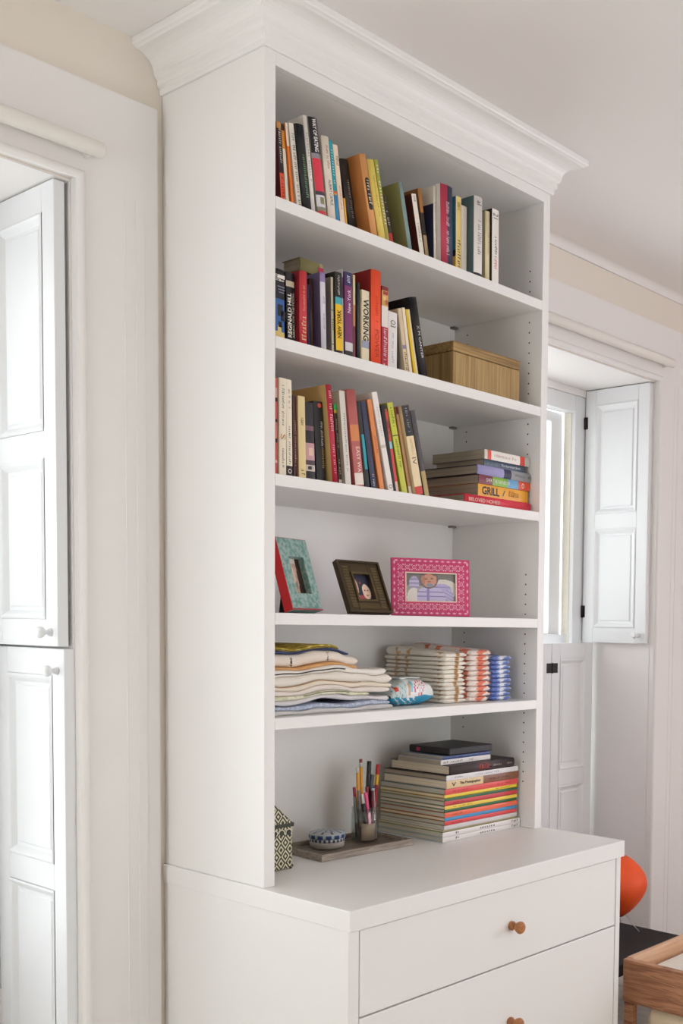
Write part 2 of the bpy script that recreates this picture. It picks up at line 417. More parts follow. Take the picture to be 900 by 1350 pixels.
o = ph.build('shelf_pin_holes', DARK, bc); o['kind'] = 'stuff'
for k in (1, 2, 3):
    for xx in (S_+0.004, W-S_-0.024): box('shelf_support', xx, xx+0.02, DI-0.02, DI-0.001, SH[k]-T_-0.006-0.8, SH[k]-T_-0.0003-0.8, plain('#8d8a86', 0.4, 0.5), bc)

ct = box('countertop', -0.0087, W+0.0098, -0.3238, D-0.001, 0.7496, 0.7997, CASE, None, 0.0025)
tag(ct, 'smooth white countertop projecting over the dresser drawers', 'countertop')
dr = empty('dresser', (0.55, 0.05, 0.0)); tag(dr, 'white dresser with wide drawers and round wooden knobs under the bookcase', 'dresser')
def dpart(name, x0, x1, y0, y1, z0, z1, par=None, bev=0.0012):
    return box(name, x0-0.55, x1-0.55, y0-0.05, y1-0.05, z0, z1, CASE, par or dr, bev)
YF = -0.3135
dpart('side_panel', -0.004, 0.0285, YF, D-0.002, 0.0, 0.7492); dpart('side_panel', 1.0815, 1.1045, YF, D-0.002, 0.0, 0.7492)
dpart('back_panel', 0.0285, 1.0815, D-0.02, D-0.002, 0.06, 0.749, None, 0); dpart('plinth', 0.0285, 1.0815, YF+0.03, YF+0.05, 0.0, 0.085)
box('interior', 0.0290-0.55, 1.081-0.55, YF+0.024-0.05, D-0.021-0.05, 0.09, 0.7485, plain('#8a857f', 0.8), dr)
KW = wood('#9a5f33', '#b87a48', (40, 40, 120), 0.45, 2)
for z0, z1 in ((0.5395, 0.7455), (0.218, 0.5355), (0.088, 0.214)):
    f = dpart('drawer', 0.0318, 1.0782, YF+0.0008, YF+0.0205, z0, z1, None, 0.0018)
    zc = (z0+z1)/2
    MB().lathe([(0.0118, 0.0), (0.0128, 0.003), (0.0122, 0.008), (0.0082, 0.014), (0.0080, 0.018), (0.0135, 0.024), (0.0168, 0.031), (0.0168, 0.036), (0.0135, 0.041), (0.006, 0.0435)], 24, 'Y', (0.578-0.55, YF+0.0008-0.05, zc)).build('knob', KW, f)
BOOKS = [
 {'sh': 1, 'k': 'p', 'label': 'paperback with brown top, black middle and orange-red foot, leftmost on top shelf', 'c': '#5e1a1e', 'b': [(0.08, '#c98a45'), (0.62, '#241a1c'), (1, '#e4562f')], 't': [('~16', 0.3, 0.42, 0.5, '#f0e4d2', 'd'), ('~7', 0.8, 0.26, 0.45, '#7c1f14', 'd')], 'g': (0.0734, 0.03, 0.0125, 0.192, 0.14, 0.0821)},
 {'sh': 1, 'k': 'p', 'label': 'slim cream paperback with black cap and amber upper spine on top shelf', 'c': '#e9dcc4', 'b': [(0.08, '#1d1a1c'), (0.3, '#d98b2f'), (1, '#e8dfcc')], 't': [], 'g': (0.0918, 0.034, 0.009, 0.1942, 0.14, 0.0906)},
 {'sh': 1, 'k': 'p', 'label': 'slim bright orange paperback with cream top on top shelf', 'c': '#e98a3a', 'b': [(0.27, '#efe4d0'), (1, '#ef7a2c')], 't': [], 'g': (0.1063, 0.03, 0.0071, 0.1986, 0.14, 0.1127)},
 {'sh': 1, 'k': 'p', 'label': 'cream paperback with black script lettering beside black book, top shelf', 'c': '#e6e0d0', 'b': [(1, '#e9e4d6')], 't': [('~19', 0.33, 0.42, 0.55, '#35302c', 'd'), ('~16', 0.76, 0.4, 0.4, '#4a443c', 'd')], 'g': (0.1191, 0.026, 0.0145, 0.2012, 0.14, 0.1351)},
 {'sh': 1, 'k': 'h', 'label': 'thick black hardback with green lettering on top shelf', 'c': '#121315', 'b': [(1, '#15171a')], 't': [('~20', 0.6, 0.5, 0.28, '#7fae6e', 'd')], 'g': (0.1356, 0.022, 0.0258, 0.2043, 0.16, 0.1384)},
 {'sh': 1, 'k': 'h', 'label': 'tall plain white hardback, tallest at left of top shelf', 'c': '#ece7df', 'b': [(1, '#ebe4dd')], 't': [('~18', 0.42, 0.5, 0.32, '#a9a29a', 'd')], 'g': (0.1628, 0.024, 0.0126, 0.2342, 0.21, 0.1257)},
 {'sh': 1, 'k': 'h', 'label': 'tall cookbook with black title block and red lower spine on top shelf', 'c': '#9a9a84', 'b': [(0.36, '#1b171d'), (0.41, '#8f8992'), (0.74, '#d8344a'), (0.78, '#473a44'), (0.9, '#d9d6dd'), (0.94, '#8d8c78'), (1, '#d5323f')], 't': [('WAY OF EATING', 0.18, 0.33, 0.42, '#f2eeea', 'd')], 'g': (0.1813, 0.022, 0.0287, 0.2359, 0.2, 0.1449), 'rects': [(0.35, 0.75, 0.8, 0.87, '#8a8a5c')]},
 {'sh': 1, 'k': 'h', 'label': 'cream novel with black capitals low on spine, top shelf', 'c': '#e9ddcc', 'b': [(1, '#ece1d2')], 't': [('~14', 0.25, 0.28, 0.3, '#b56a5a', 'd'), ('ALBERT CAMUS', 0.66, 0.3, 0.38, '#2a2625', 'd')], 'g': (0.2178, 0.024, 0.0248, 0.2052, 0.15, 0.1331)},
 {'sh': 1, 'k': 'p', 'label': 'narrow teal and blue paperback with orange band, top shelf', 'c': '#2a9aa6', 'b': [(0.6, '#22a0ab'), (0.625, '#e2652e'), (0.645, '#d9a24a'), (1, '#2f86b8')], 't': [('~13', 0.32, 0.42, 0.45, '#cfe8e6', 'd')], 'g': (0.246, 0.026, 0.0109, 0.2042, 0.14, 0.1354)},
 {'sh': 1, 'k': 'p', 'label': 'pale peach speckled paperback between teal and amber books, top shelf', 'c': '#edd8bf', 'b': [(1, '#efd9c0')], 't': [('~6', 0.2, 0.12, 0.5, '#8a6f60', 'd'), ('~16', 0.65, 0.3, 0.3, '#c08a74', 'd')], 'g': (0.2601, 0.026, 0.0158, 0.1985, 0.14, 0.1449)},
 {'sh': 1, 'k': 'p', 'label': 'very thin short amber booklet on top shelf', 'c': '#e0a63c', 'b': [(1, '#e6ab3d')], 't': [], 'g': (0.2809, 0.03, 0.006, 0.076, 0.12, 0.1233)},
 {'sh': 1, 'k': 'h', 'label': 'dark brown book set back beside orange album, top shelf', 'c': '#2a201c', 'b': [(1, '#2f2622')], 't': [('~19', 0.52, 0.5, 0.22, '#b0a79c', 'd')], 'g': (0.3279, 0.065, 0.0289, 0.1936, 0.15, 0.2101)},
 {'sh': 1, 'k': 'h', 'label': 'orange album with rounded black title label on top shelf', 'c': '#c8854a', 'b': [(1, '#dd9c5e')], 't': [('~9', 0.46, 0.3, 0.42, '#f0e3cf', 'd')], 'g': (0.3625, 0.022, 0.0229, 0.2063, 0.2, 0.2199), 'lab': (0.28, 0.67, '#221c1a')},
 {'sh': 1, 'k': 'h', 'label': 'thick yellow book with vertical crease on top shelf', 'c': '#d9bc52', 'b': [(1, '#ecd368')], 't': [('~24', 0.45, 0.5, 0.2, '#b79a3a', 'd')], 'g': (0.3939, 0.026, 0.0253, 0.2039, 0.17, 0.2327)},
 {'sh': 1, 'k': 'p', 'label': 'narrow olive green book with pale lettering, top shelf', 'c': '#9aa03c', 'b': [(0.42, '#a3a83f'), (1, '#b0a452')], 't': [('~19', 0.42, 0.72, 0.5, '#f0ecd0', 'd')], 'g': (0.4231, 0.028, 0.0127, 0.2137, 0.16, 0.2245)},
 {'sh': 1, 'k': 'p', 'label': 'short black paperback with red foot beside green picture book', 'c': '#221a1a', 'b': [(0.72, '#2a2220'), (1, '#b8282c')], 't': [('~11', 0.36, 0.45, 0.45, '#d8d0c4', 'd')], 'g': (0.4508, 0.04, 0.0135, 0.1358, 0.12, 0.256)},
 {'sh': 1, 'k': 'h', 'label': 'tall green illustrated picture book with teal spine, top shelf', 'c': '#99935f', 'b': [(1, '#7f9a9a')], 't': [], 'g': (0.5069, 0.028, 0.0146, 0.1831, 0.2, 0.2279)},
 {'sh': 1, 'k': 'p', 'label': 'thin white paperback with dark red cover, top shelf', 'c': '#5a2422', 'b': [(1, '#ece4d6')], 't': [('~6', 0.08, 0.1, 0.4, '#6d655c', 'd'), ('~13', 0.6, 0.3, 0.35, '#8d857a', 'd')], 'g': (0.5596, 0.035, 0.018, 0.1708, 0.13, 0.2271)},
 {'sh': 1, 'k': 'h', 'label': 'brown-topped black book with tan lower spine, top shelf', 'c': '#8a5a30', 'b': [(0.32, '#b57a3c'), (0.62, '#2a2018'), (1, '#c0a67c')], 't': [], 'g': (0.5984, 0.05, 0.014, 0.2001, 0.15, 0.192)},
 {'sh': 1, 'k': 'h', 'label': 'cream hardback with navy block on its cover, top shelf', 'c': '#2a2d4a', 'b': [(1, '#e9e1d2')], 't': [('~24', 0.45, 0.5, 0.2, '#8b837a', 'd')], 'g': (0.6134, 0.035, 0.0111, 0.2145, 0.14, 0.027), 'covtop': (0.22, '#dcd3c3')},
 {'sh': 1, 'k': 'h', 'label': 'large crimson and navy book with white script, top shelf', 'c': '#ded6d0', 'b': [(1, '#b1324a')], 't': [('~16', 0.36, 0.3, 0.24, '#f0e2e4', 'd'), ('~17', 0.72, 0.3, 0.24, '#e8dadd', 'd')], 'g': (0.6257, 0.02, 0.05, 0.2235, 0.2, 0.0269), 'cols': ['#b8334c', '#2c3350']},
 {'sh': 1, 'k': 'p', 'label': 'pale yellow paperback with teal cover and black title, top shelf', 'c': '#1f6e86', 'b': [(1, '#efd58a')], 't': [('~10', 0.12, 0.1, 0.6, '#4a3a22', 'd'), ('~11', 0.75, 0.4, 0.5, '#3a2c1c', 'd')], 'g': (0.7202, 0.05, 0.0226, 0.2254, 0.14, 0.0097), 'covbot': (0.68, '#14181c', 0.76, '#e0b04a')},
 {'sh': 1, 'k': 'p', 'label': 'plain ivory paperback with pages facing out, top shelf', 'c': '#e8dfd0', 'b': [(1, '#e9dfd2')], 't': [], 'g': (0.7442, 0.05, 0.023, 0.2064, 0.13, 0.0106)},
 {'sh': 1, 'k': 'h', 'label': 'white hardback with teal photograph cover and black logo foot, top shelf', 'c': '#4d6468', 'b': [(0.93, '#eee9e4'), (0.965, '#2a2728'), (1, '#eee9e4')], 't': [('al', 0.08, 0.05, 0.5, '#45454a', 'd'), ('~17', 0.5, 0.42, 0.34, '#8a8588', 'd')], 'g': (0.7701, 0.025, 0.037, 0.2374, 0.17, 0.0087)},
 {'sh': 1, 'k': 'h', 'label': 'pale yellow hardback second from right end, top shelf', 'c': '#e3d5a0', 'b': [(1, '#eadcb4')], 't': [('~12', 0.45, 0.3, 0.3, '#d0b58a', 'd')], 'g': (0.8271, 0.03, 0.0207, 0.2114, 0.14, 0.0122)},
 {'sh': 1, 'k': 'p', 'label': 'white paperback with grey and pink lettering, rightmost on top shelf', 'c': '#1f1a1a', 'b': [(1, '#efe9e2')], 't': [('21', 0.09, 0.07, 0.7, '#4a4648', 'd'), ('~14', 0.5, 0.28, 0.34, '#3c383c', 'd'), ('~7', 0.72, 0.14, 0.42, '#d8485e', 'd')], 'g': (0.8491, 0.022, 0.0305, 0.2234, 0.15, 0.0112)},
 {'sh': 2, 'k': 'h', 'label': 'black and blue illustrated thriller, leftmost on second shelf', 'c': '#151318', 'b': [(0.07, '#1d1a1c'), (0.16, '#26222a'), (0.42, '#1b1a24'), (0.88, '#2d5f9e'), (0.97, '#d8bf72'), (1, '#5a2420')], 't': [('~5', 0.13, 0.1, 0.5, '#f3eee6', 'd')], 'g': (0.0401, 0.03, 0.0435, 0.1708, 0.15, 0.009), 'rects': [(0.45, 0.95, 0.08, 0.13, '#efe9e0'), (0.55, 0.9, 0.15, 0.165, '#d8d2cc'), (0.45, 0.95, 0.24, 0.25, '#8d92a8'), (0.5, 0.95, 0.28, 0.29, '#8d92a8'), (0.55, 0.9, 0.32, 0.33, '#8d92a8'), (0.45, 0.8, 0.5, 0.66, '#15141c'), (0.7, 0.98, 0.58, 0.72, '#1b1d2c'), (0.5, 0.75, 0.74, 0.82, '#0f1018'), (0.45, 0.7, 0.8, 0.9, '#d8bf72')]},
 {'sh': 2, 'k': 'p', 'label': 'black crime paperback with large white author name, second shelf', 'c': '#161314', 'b': [(0.12, '#1b1718'), (0.2, '#cfc3a8'), (1, '#191516')], 't': [('REGINALD HILL', 0.6, 0.62, 0.46, '#f4efe6', 'u', -0.16), ('ASKING FOR THE MOON', 0.6, 0.62, 0.24, '#d8d0c4', 'u', 0.3)], 'g': (0.0953, 0.035, 0.0255, 0.1738, 0.14, 0.0274)},
 {'sh': 2, 'k': 'h', 'label': 'bright red hardback with gold lettering, second shelf', 'c': '#9c2430', 'b': [(1, '#cf3a42')], 't': [('~7', 0.76, 0.34, 0.58, '#e8c79a', 'u'), ('~20', 0.36, 0.34, 0.3, '#e2b48a', 'u')], 'g': (0.1221, 0.02, 0.0235, 0.1818, 0.16, 0.0084)},
 {'sh': 2, 'k': 'p', 'label': 'thin navy paperback beside red hardback, second shelf', 'c': '#26284a', 'b': [(1, '#24264a')], 't': [], 'g': (0.1693, 0.045, 0.0075, 0.1638, 0.13, 0.0168)},
 {'sh': 2, 'k': 'h', 'label': 'dark maroon cloth hardback without lettering, second shelf', 'c': '#3d1c1c', 'b': [(1, '#411f1f')], 't': [], 'g': (0.1825, 0.05, 0.0115, 0.1818, 0.15, 0.0266)},
 {'sh': 2, 'k': 'h', 'label': 'white-spined book with lavender top and purple cover, second shelf', 'c': '#6d6488', 'b': [(0.12, '#9a86b8'), (1, '#d9d6de')], 't': [('~5', 0.35, 0.1, 0.3, '#9fa0a8', 'd'), ('~11', 0.62, 0.2, 0.3, '#9fa0a8', 'd')], 'g': (0.1962, 0.025, 0.017, 0.1968, 0.16, 0.0317)},
 {'sh': 2, 'k': 'p', 'label': 'grey paperback with cream spine and dark bands, second shelf', 'c': '#a29a8e', 'b': [(0.42, '#cdc4ac'), (0.43, '#5a544c'), (0.86, '#d2c8ae'), (0.87, '#5a544c'), (1, '#d5cdb9')], 't': [('~5', 0.62, 0.16, 0.5, '#4a443e', 'd')], 'g': (0.2353, 0.03, 0.0077, 0.1958, 0.14, 0.027)},
 {'sh': 2, 'k': 'p', 'label': 'yellow and black city guide reading NEW YORK, second shelf', 'c': '#1a1718', 'b': [(0.3, '#1d1a1c'), (0.385, '#3fa6b0'), (0.94, '#f0c419'), (1, '#231c14')], 't': [('NEW YORK', 0.62, 0.34, 0.62, '#3a2d10', 'u'), ('~13', 0.15, 0.24, 0.3, '#dcd6cc', 'u')], 'g': (0.2443, 0.024, 0.0225, 0.2108, 0.17, 0.0271)},
 {'sh': 2, 'k': 'p', 'label': 'thin white and grey booklet left of purple guide, second shelf', 'c': '#cbc7c8', 'b': [(0.09, '#bdbac0'), (0.33, '#4a4560'), (1, '#dad6d4')], 't': [], 'g': (0.2692, 0.027, 0.0034, 0.2238, 0.15, 0.0187)},
 {'sh': 2, 'k': 'p', 'label': 'purple travel guide reading New York with navy top, second shelf', 'c': '#6d2d5c', 'b': [(0.16, '#33305e'), (0.82, '#7c3166'), (0.92, '#d9d6d6'), (1, '#2a2628')], 't': [('New York', 0.34, 0.27, 0.42, '#f1e6ee', 'u'), ('~5', 0.08, 0.09, 0.4, '#e8e4ee', 'u')], 'g': (0.2738, 0.022, 0.026, 0.2188, 0.15, 0.0187)},
 {'sh': 2, 'k': 'p', 'label': 'thin cream paperback with colourful lower spine, second shelf', 'c': '#d8c79c', 'b': [(0.35, '#dfcf9f'), (0.6, '#d08a5a'), (1, '#7a3038')], 't': [], 'g': (0.3081, 0.03, 0.0075, 0.2208, 0.14, 0.012)},
 {'sh': 2, 'k': 'p', 'label': 'thin black book standing in for a dark gap, second shelf', 'c': '#141214', 'b': [(1, '#141214')], 't': [], 'g': (0.318, 0.035, 0.0027, 0.2027, 0.14, 0.0026)},  # black filler, its colour stands in for the shade of a gap
 {'sh': 2, 'k': 'h', 'label': 'charcoal grey hardback left of cream paperback, second shelf', 'c': '#3c4045', 'b': [(1, '#43474c')], 't': [], 'g': (0.323, 0.03, 0.0078, 0.2048, 0.14, 0.0077)},
 {'sh': 2, 'k': 'p', 'label': 'cream paperback titled WORKING in heavy black capitals, second shelf', 'c': '#e0d0ae', 'b': [(0.7, '#e9dcbc'), (0.8, '#9aa0b8'), (1, '#e9dcbc')], 't': [('WORKING', 0.41, 0.58, 0.72, '#1c181a', 'd')], 'g': (0.332, 0.024, 0.0268, 0.1877, 0.13, 0.0028)},
 {'sh': 2, 'k': 'h', 'label': 'large flame orange hardback, tallest on second shelf', 'c': '#8c1616', 'b': [(1, '#f4532a')], 't': [('~12', 0.42, 0.28, 0.28, '#c23a1c', 'd'), ('POWER', 0.78, 0.3, 0.4, '#b52f16', 'd')], 'g': (0.3611, 0.02, 0.036, 0.2478, 0.19, 0.0082)},
 {'sh': 2, 'k': 'p', 'label': 'cookbook with food photograph top and dark red lower spine, second shelf', 'c': '#8a1f26', 'b': [(0.05, '#7e2428'), (0.24, '#d9a45c'), (0.5, '#e9e1d8'), (1, '#b3283c')], 't': [('~17', 0.72, 0.4, 0.5, '#f4dfe0', 'd')], 'g': (0.401, 0.022, 0.024, 0.2147, 0.15, 0.0001), 'rects': [(0.2, 0.9, 0.06, 0.1, '#a83a34'), (0.15, 0.6, 0.12, 0.17, '#e8c98a'), (0.5, 0.95, 0.16, 0.22, '#b5703a'), (0.3, 0.5, 0.955, 0.98, '#e6d3a8')]},
 {'sh': 2, 'k': 'p', 'label': 'white paperback with black marks and pale blue lettering, second shelf', 'c': '#39375a', 'b': [(1, '#ece7e4')], 't': [('O3', 0.2, 0.12, 0.55, '#221f24', 'd'), ('~15', 0.62, 0.52, 0.26, '#a9b8d4', 'd')], 'g': (0.4329, 0.03, 0.0335, 0.1568, 0.14, 0.0)},
 {'sh': 2, 'k': 'p', 'label': 'short black booklet standing in for a dark gap, second shelf', 'c': '#131113', 'b': [(1, '#141214')], 't': [], 'g': (0.4758, 0.035, 0.005, 0.122, 0.12, 0.0637)},  # black filler in place of the shaded gap between two books
 {'sh': 2, 'k': 'p', 'label': 'worn beige paperback with black lower title, second shelf', 'c': '#e2cfae', 'b': [(0.56, '#d9c4a4'), (0.62, '#8d86a0'), (1, '#e4cfa6')], 't': [('~11', 0.83, 0.32, 0.62, '#33291f', 'd')], 'g': (0.496, 0.026, 0.0133, 0.1734, 0.13, 0.176)},
 {'sh': 2, 'k': 'p', 'label': 'pale cream paperback between beige and yellow, second shelf', 'c': '#ead9bd', 'b': [(1, '#eedfc6')], 't': [], 'g': (0.5114, 0.025, 0.0107, 0.1786, 0.13, 0.1801)},
 {'sh': 2, 'k': 'p', 'label': 'bright yellow paperback with cream right edge, second shelf', 'c': '#e2bf1e', 'b': [(1, '#e6c222')], 't': [], 'g': (0.529, 0.024, 0.0158, 0.1777, 0.13, 0.2105), 'cols': ['#e6c222', '#e9dcb8']},
 {'sh': 2, 'k': 'h', 'label': 'tall black hardback leaning beside wooden box, second shelf', 'c': '#141214', 'b': [(1, '#151315')], 't': [('M CANTER', 0.6, 0.34, 0.3, '#e8e2da', 'd'), ('x', 0.38, 0.05, 0.4, '#a8a29a', 'd')], 'g': (0.5489, 0.02, 0.0278, 0.2141, 0.18, 0.2244)},
 {'sh': 3, 'k': 'p', 'label': 'coral red patterned paperback, leftmost on third shelf', 'c': '#d9675a', 'b': [(0.1, '#dd7266'), (0.2, '#e8b8ac'), (0.24, '#3a2424'), (0.42, '#d76a5e'), (0.45, '#402828'), (0.62, '#e08a7c'), (0.66, '#3a2424'), (0.84, '#d76a5e'), (0.87, '#e8c8bc'), (1, '#d05a50')], 't': [], 'g': (0.056, 0.03, 0.0063, 0.2376, 0.13, 0.0022)},
 {'sh': 3, 'k': 'p', 'label': 'cream paperback with slender script title and ornament, third shelf', 'c': '#e8dcc4', 'b': [(1, '#ede2cc')], 't': [('~22', 0.28, 0.42, 0.36, '#6a8078', 'd'), ('S', 0.6, 0.06, 0.7, '#b98a54', 'd'), ('~13', 0.82, 0.2, 0.36, '#4f4840', 'd')], 'g': (0.064, 0.024, 0.0203, 0.2396, 0.14, 0.0042)},
 {'sh': 3, 'k': 'p', 'label': 'ivory paperback with orange edges and black foot logo, third shelf', 'c': '#d8684a', 'b': [(0.885, '#f0e4ce'), (1, '#1b1719')], 't': [('~12', 0.2, 0.2, 0.34, '#6d665c', 'd'), ('~18', 0.68, 0.4, 0.3, '#5d564e', 'd'), ('O', 0.94, 0.05, 0.6, '#f0e8dc', 'd')], 'g': (0.0881, 0.026, 0.0175, 0.2397, 0.14, 0.0149)},
 {'sh': 3, 'k': 'p', 'label': 'dark maroon paperback with fine pale lettering, third shelf', 'c': '#42201f', 'b': [(1, '#4a2626')], 't': [('~26', 0.58, 0.56, 0.3, '#cfae9c', 'd')], 'g': (0.1172, 0.035, 0.0118, 0.2057, 0.13, 0.025)},
 {'sh': 3, 'k': 'p', 'label': 'straw yellow paperback with dark logo at foot, third shelf', 'c': '#dcc48a', 'b': [(1, '#e3cd96')], 't': [('~5', 0.31, 0.1, 0.4, '#54462c', 'd'), ('~3', 0.92, 0.07, 0.5, '#3a2f20', 'd')], 'g': (0.1302, 0.03, 0.022, 0.2067, 0.13, 0.0249)},
 {'sh': 3, 'k': 'p', 'label': 'black paperback with mauve photographs on spine, third shelf', 'c': '#9a9086', 'b': [(0.3, '#19151a'), (0.36, '#7a5560'), (0.52, '#1c181c'), (0.74, '#c99aa0'), (0.8, '#4a3440'), (0.88, '#cfc6ba'), (1, '#1c181c')], 't': [('VV', 0.835, 0.06, 0.6, '#2a2628', 'd')], 'g': (0.1583, 0.036, 0.0288, 0.1968, 0.13, 0.0441), 'rects': [(0.3, 0.8, 0.58, 0.68, '#e2bfae'), (0.2, 0.6, 0.82, 0.86, '#2a2628')]},
 {'sh': 3, 'k': 'p', 'label': 'black novel with red dot at top and gold lettering, third shelf', 'c': '#100e10', 'b': [(1, '#131113')], 't': [('~19', 0.42, 0.34, 0.22, '#e6e0d6', 'd', 0.25), ('~12', 0.7, 0.26, 0.22, '#c9a45c', 'd', 0.25)], 'g': (0.1925, 0.036, 0.0295, 0.2041, 0.14, 0.0651), 'dot': (0.05, '#cf4a3c')},
 {'sh': 3, 'k': 'h', 'label': 'crimson-spined tall book with tan cover, third shelf', 'c': '#cdac6e', 'b': [(1, '#b8253f')], 't': [('~19', 0.27, 0.42, 0.5, '#f0ccd0', 'd'), ('~14', 0.76, 0.3, 0.36, '#e6a4ae', 'd')], 'g': (0.2306, 0.02, 0.0184, 0.2489, 0.2, 0.1002)},
 {'sh': 3, 'k': 'p', 'label': 'dark brown paperback with green dot at top, third shelf', 'c': '#3a2a22', 'b': [(0.07, '#24b34a'), (0.11, '#c9a53a'), (0.93, '#3f2e26'), (0.97, '#d8d0c6'), (1, '#3f2e26')], 't': [('~18', 0.36, 0.36, 0.3, '#d8ccba', 'd'), ('~6', 0.78, 0.2, 0.32, '#d8ccba', 'd')], 'g': (0.2709, 0.04, 0.0104, 0.2087, 0.13, 0.1019)},
 {'sh': 3, 'k': 'p', 'label': 'pale grey-white book with slim framed spine title, third shelf', 'c': '#cfc9c0', 'b': [(1, '#e0dbd2')], 't': [('~27', 0.55, 0.62, 0.2, '#6d6a66', 'd')], 'g': (0.2827, 0.028, 0.0195, 0.2439, 0.17, 0.1024)},
 {'sh': 3, 'k': 'h', 'label': 'dusty rose hardback with orange band and white title, third shelf', 'c': '#b55a58', 'b': [(0.36, '#b8625f'), (0.53, '#d98750'), (0.58, '#b5625c'), (0.86, '#bd6a66'), (0.985, '#eee2d8'), (1, '#b5625c')], 't': [('EASY WAY', 0.74, 0.3, 0.42, '#f2dcd6', 'd')], 'g': (0.3118, 0.022, 0.0302, 0.2509, 0.16, 0.1355)},
 {'sh': 3, 'k': 'p', 'label': 'black paperback with turquoise title panel, third shelf', 'c': '#1a1719', 'b': [(0.36, '#1d1a1c'), (0.78, '#1d1a1c'), (1, '#17181c')], 't': [], 'g': (0.3541, 0.03, 0.0156, 0.2286, 0.14, 0.1596), 'pan': (0.38, 0.78, '#2aa3b0')},
 {'sh': 3, 'k': 'p', 'label': 'navy blue paperback with white foot lettering, third shelf', 'c': '#2d3350', 'b': [(1, '#2e3452')], 't': [('~7', 0.9, 0.14, 0.3, '#e6e2de', 'd')], 'g': (0.3762, 0.03, 0.0194, 0.2325, 0.14, 0.1813)},
 {'sh': 3, 'k': 'p', 'label': 'terracotta orange paperback beside white leaning book, third shelf', 'c': '#c4703c', 'b': [(1, '#e08a4e')], 't': [('~7', 0.5, 0.2, 0.24, '#b8683a', 'd')], 'g': (0.4032, 0.026, 0.0165, 0.2407, 0.14, 0.206)},
 {'sh': 3, 'k': 'p', 'label': 'white paperback with small oval emblem at foot, third shelf', 'c': '#e0d8d2', 'b': [(0.53, '#ece6e0'), (0.56, '#c9bdb0'), (1, '#ece6e0')], 't': [('~13', 0.3, 0.3, 0.25, '#bdb5b0', 'd'), ('O', 0.955, 0.04, 0.7, '#4a3a36', 'd')], 'g': (0.4312, 0.022, 0.0189, 0.2646, 0.15, 0.2454)},
 {'sh': 3, 'k': 'p', 'label': 'black novel with red flowers and red lower spine, third shelf', 'c': '#171214', 'b': [(0.05, '#1b1416'), (0.34, '#b23a30'), (0.42, '#c94a3c'), (0.5, '#8fc9d0'), (0.88, '#d8383c'), (1, '#e0b4ac')], 't': [], 'g': (0.4564, 0.03, 0.0216, 0.2358, 0.15, 0.2089), 'cols': ['#171214', None], 'rects': [(0.55, 0.95, 0.08, 0.16, '#d24a38'), (0.5, 0.9, 0.19, 0.27, '#8f2a26')]},
 {'sh': 3, 'k': 'p', 'label': 'lime green paperback with small black capitals, third shelf', 'c': '#b9bd3a', 'b': [(0.355, '#c6ca44'), (0.365, '#2a2a20'), (1, '#c9cb4a')], 't': [('~12', 0.16, 0.22, 0.34, '#4a4a22', 'd'), ('~17', 0.56, 0.32, 0.34, '#4a4a22', 'd')], 'g': (0.4884, 0.028, 0.0209, 0.2469, 0.14, 0.2434)},
 {'sh': 3, 'k': 'p', 'label': 'tan brown paperback with maroon top edge, third shelf', 'c': '#c09468', 'b': [(0.08, '#6a2a2c'), (0.9, '#c79a70'), (1, '#e6dccb')], 't': [], 'g': (0.5246, 0.036, 0.0108, 0.2416, 0.15, 0.2407)},
 {'sh': 3, 'k': 'p', 'label': 'cream classic with black upper spine and red foot, third shelf', 'c': '#d8c09a', 'b': [(0.34, '#26262a'), (0.905, '#ecd7ae'), (1, '#d0382c')], 't': [('IV', 0.62, 0.08, 0.5, '#3a2f28', 'd'), ('~11', 0.17, 0.28, 0.3, '#a8a49c', 'd'), ('~13', 0.46, 0.18, 0.26, '#c0a67c', 'd')], 'g': (0.5387, 0.024, 0.0291, 0.2472, 0.14, 0.2477)},
 {'sh': 3, 'k': 'p', 'label': 'slate grey paperback with olive foot, rightmost upright on third shelf', 'c': '#5a5450', 'b': [(0.7, '#4a4648'), (1, '#b8a068')], 't': [('~22', 0.4, 0.5, 0.3, '#77716f', 'd')], 'g': (0.5815, 0.03, 0.0174, 0.2418, 0.15, 0.2598)},
]
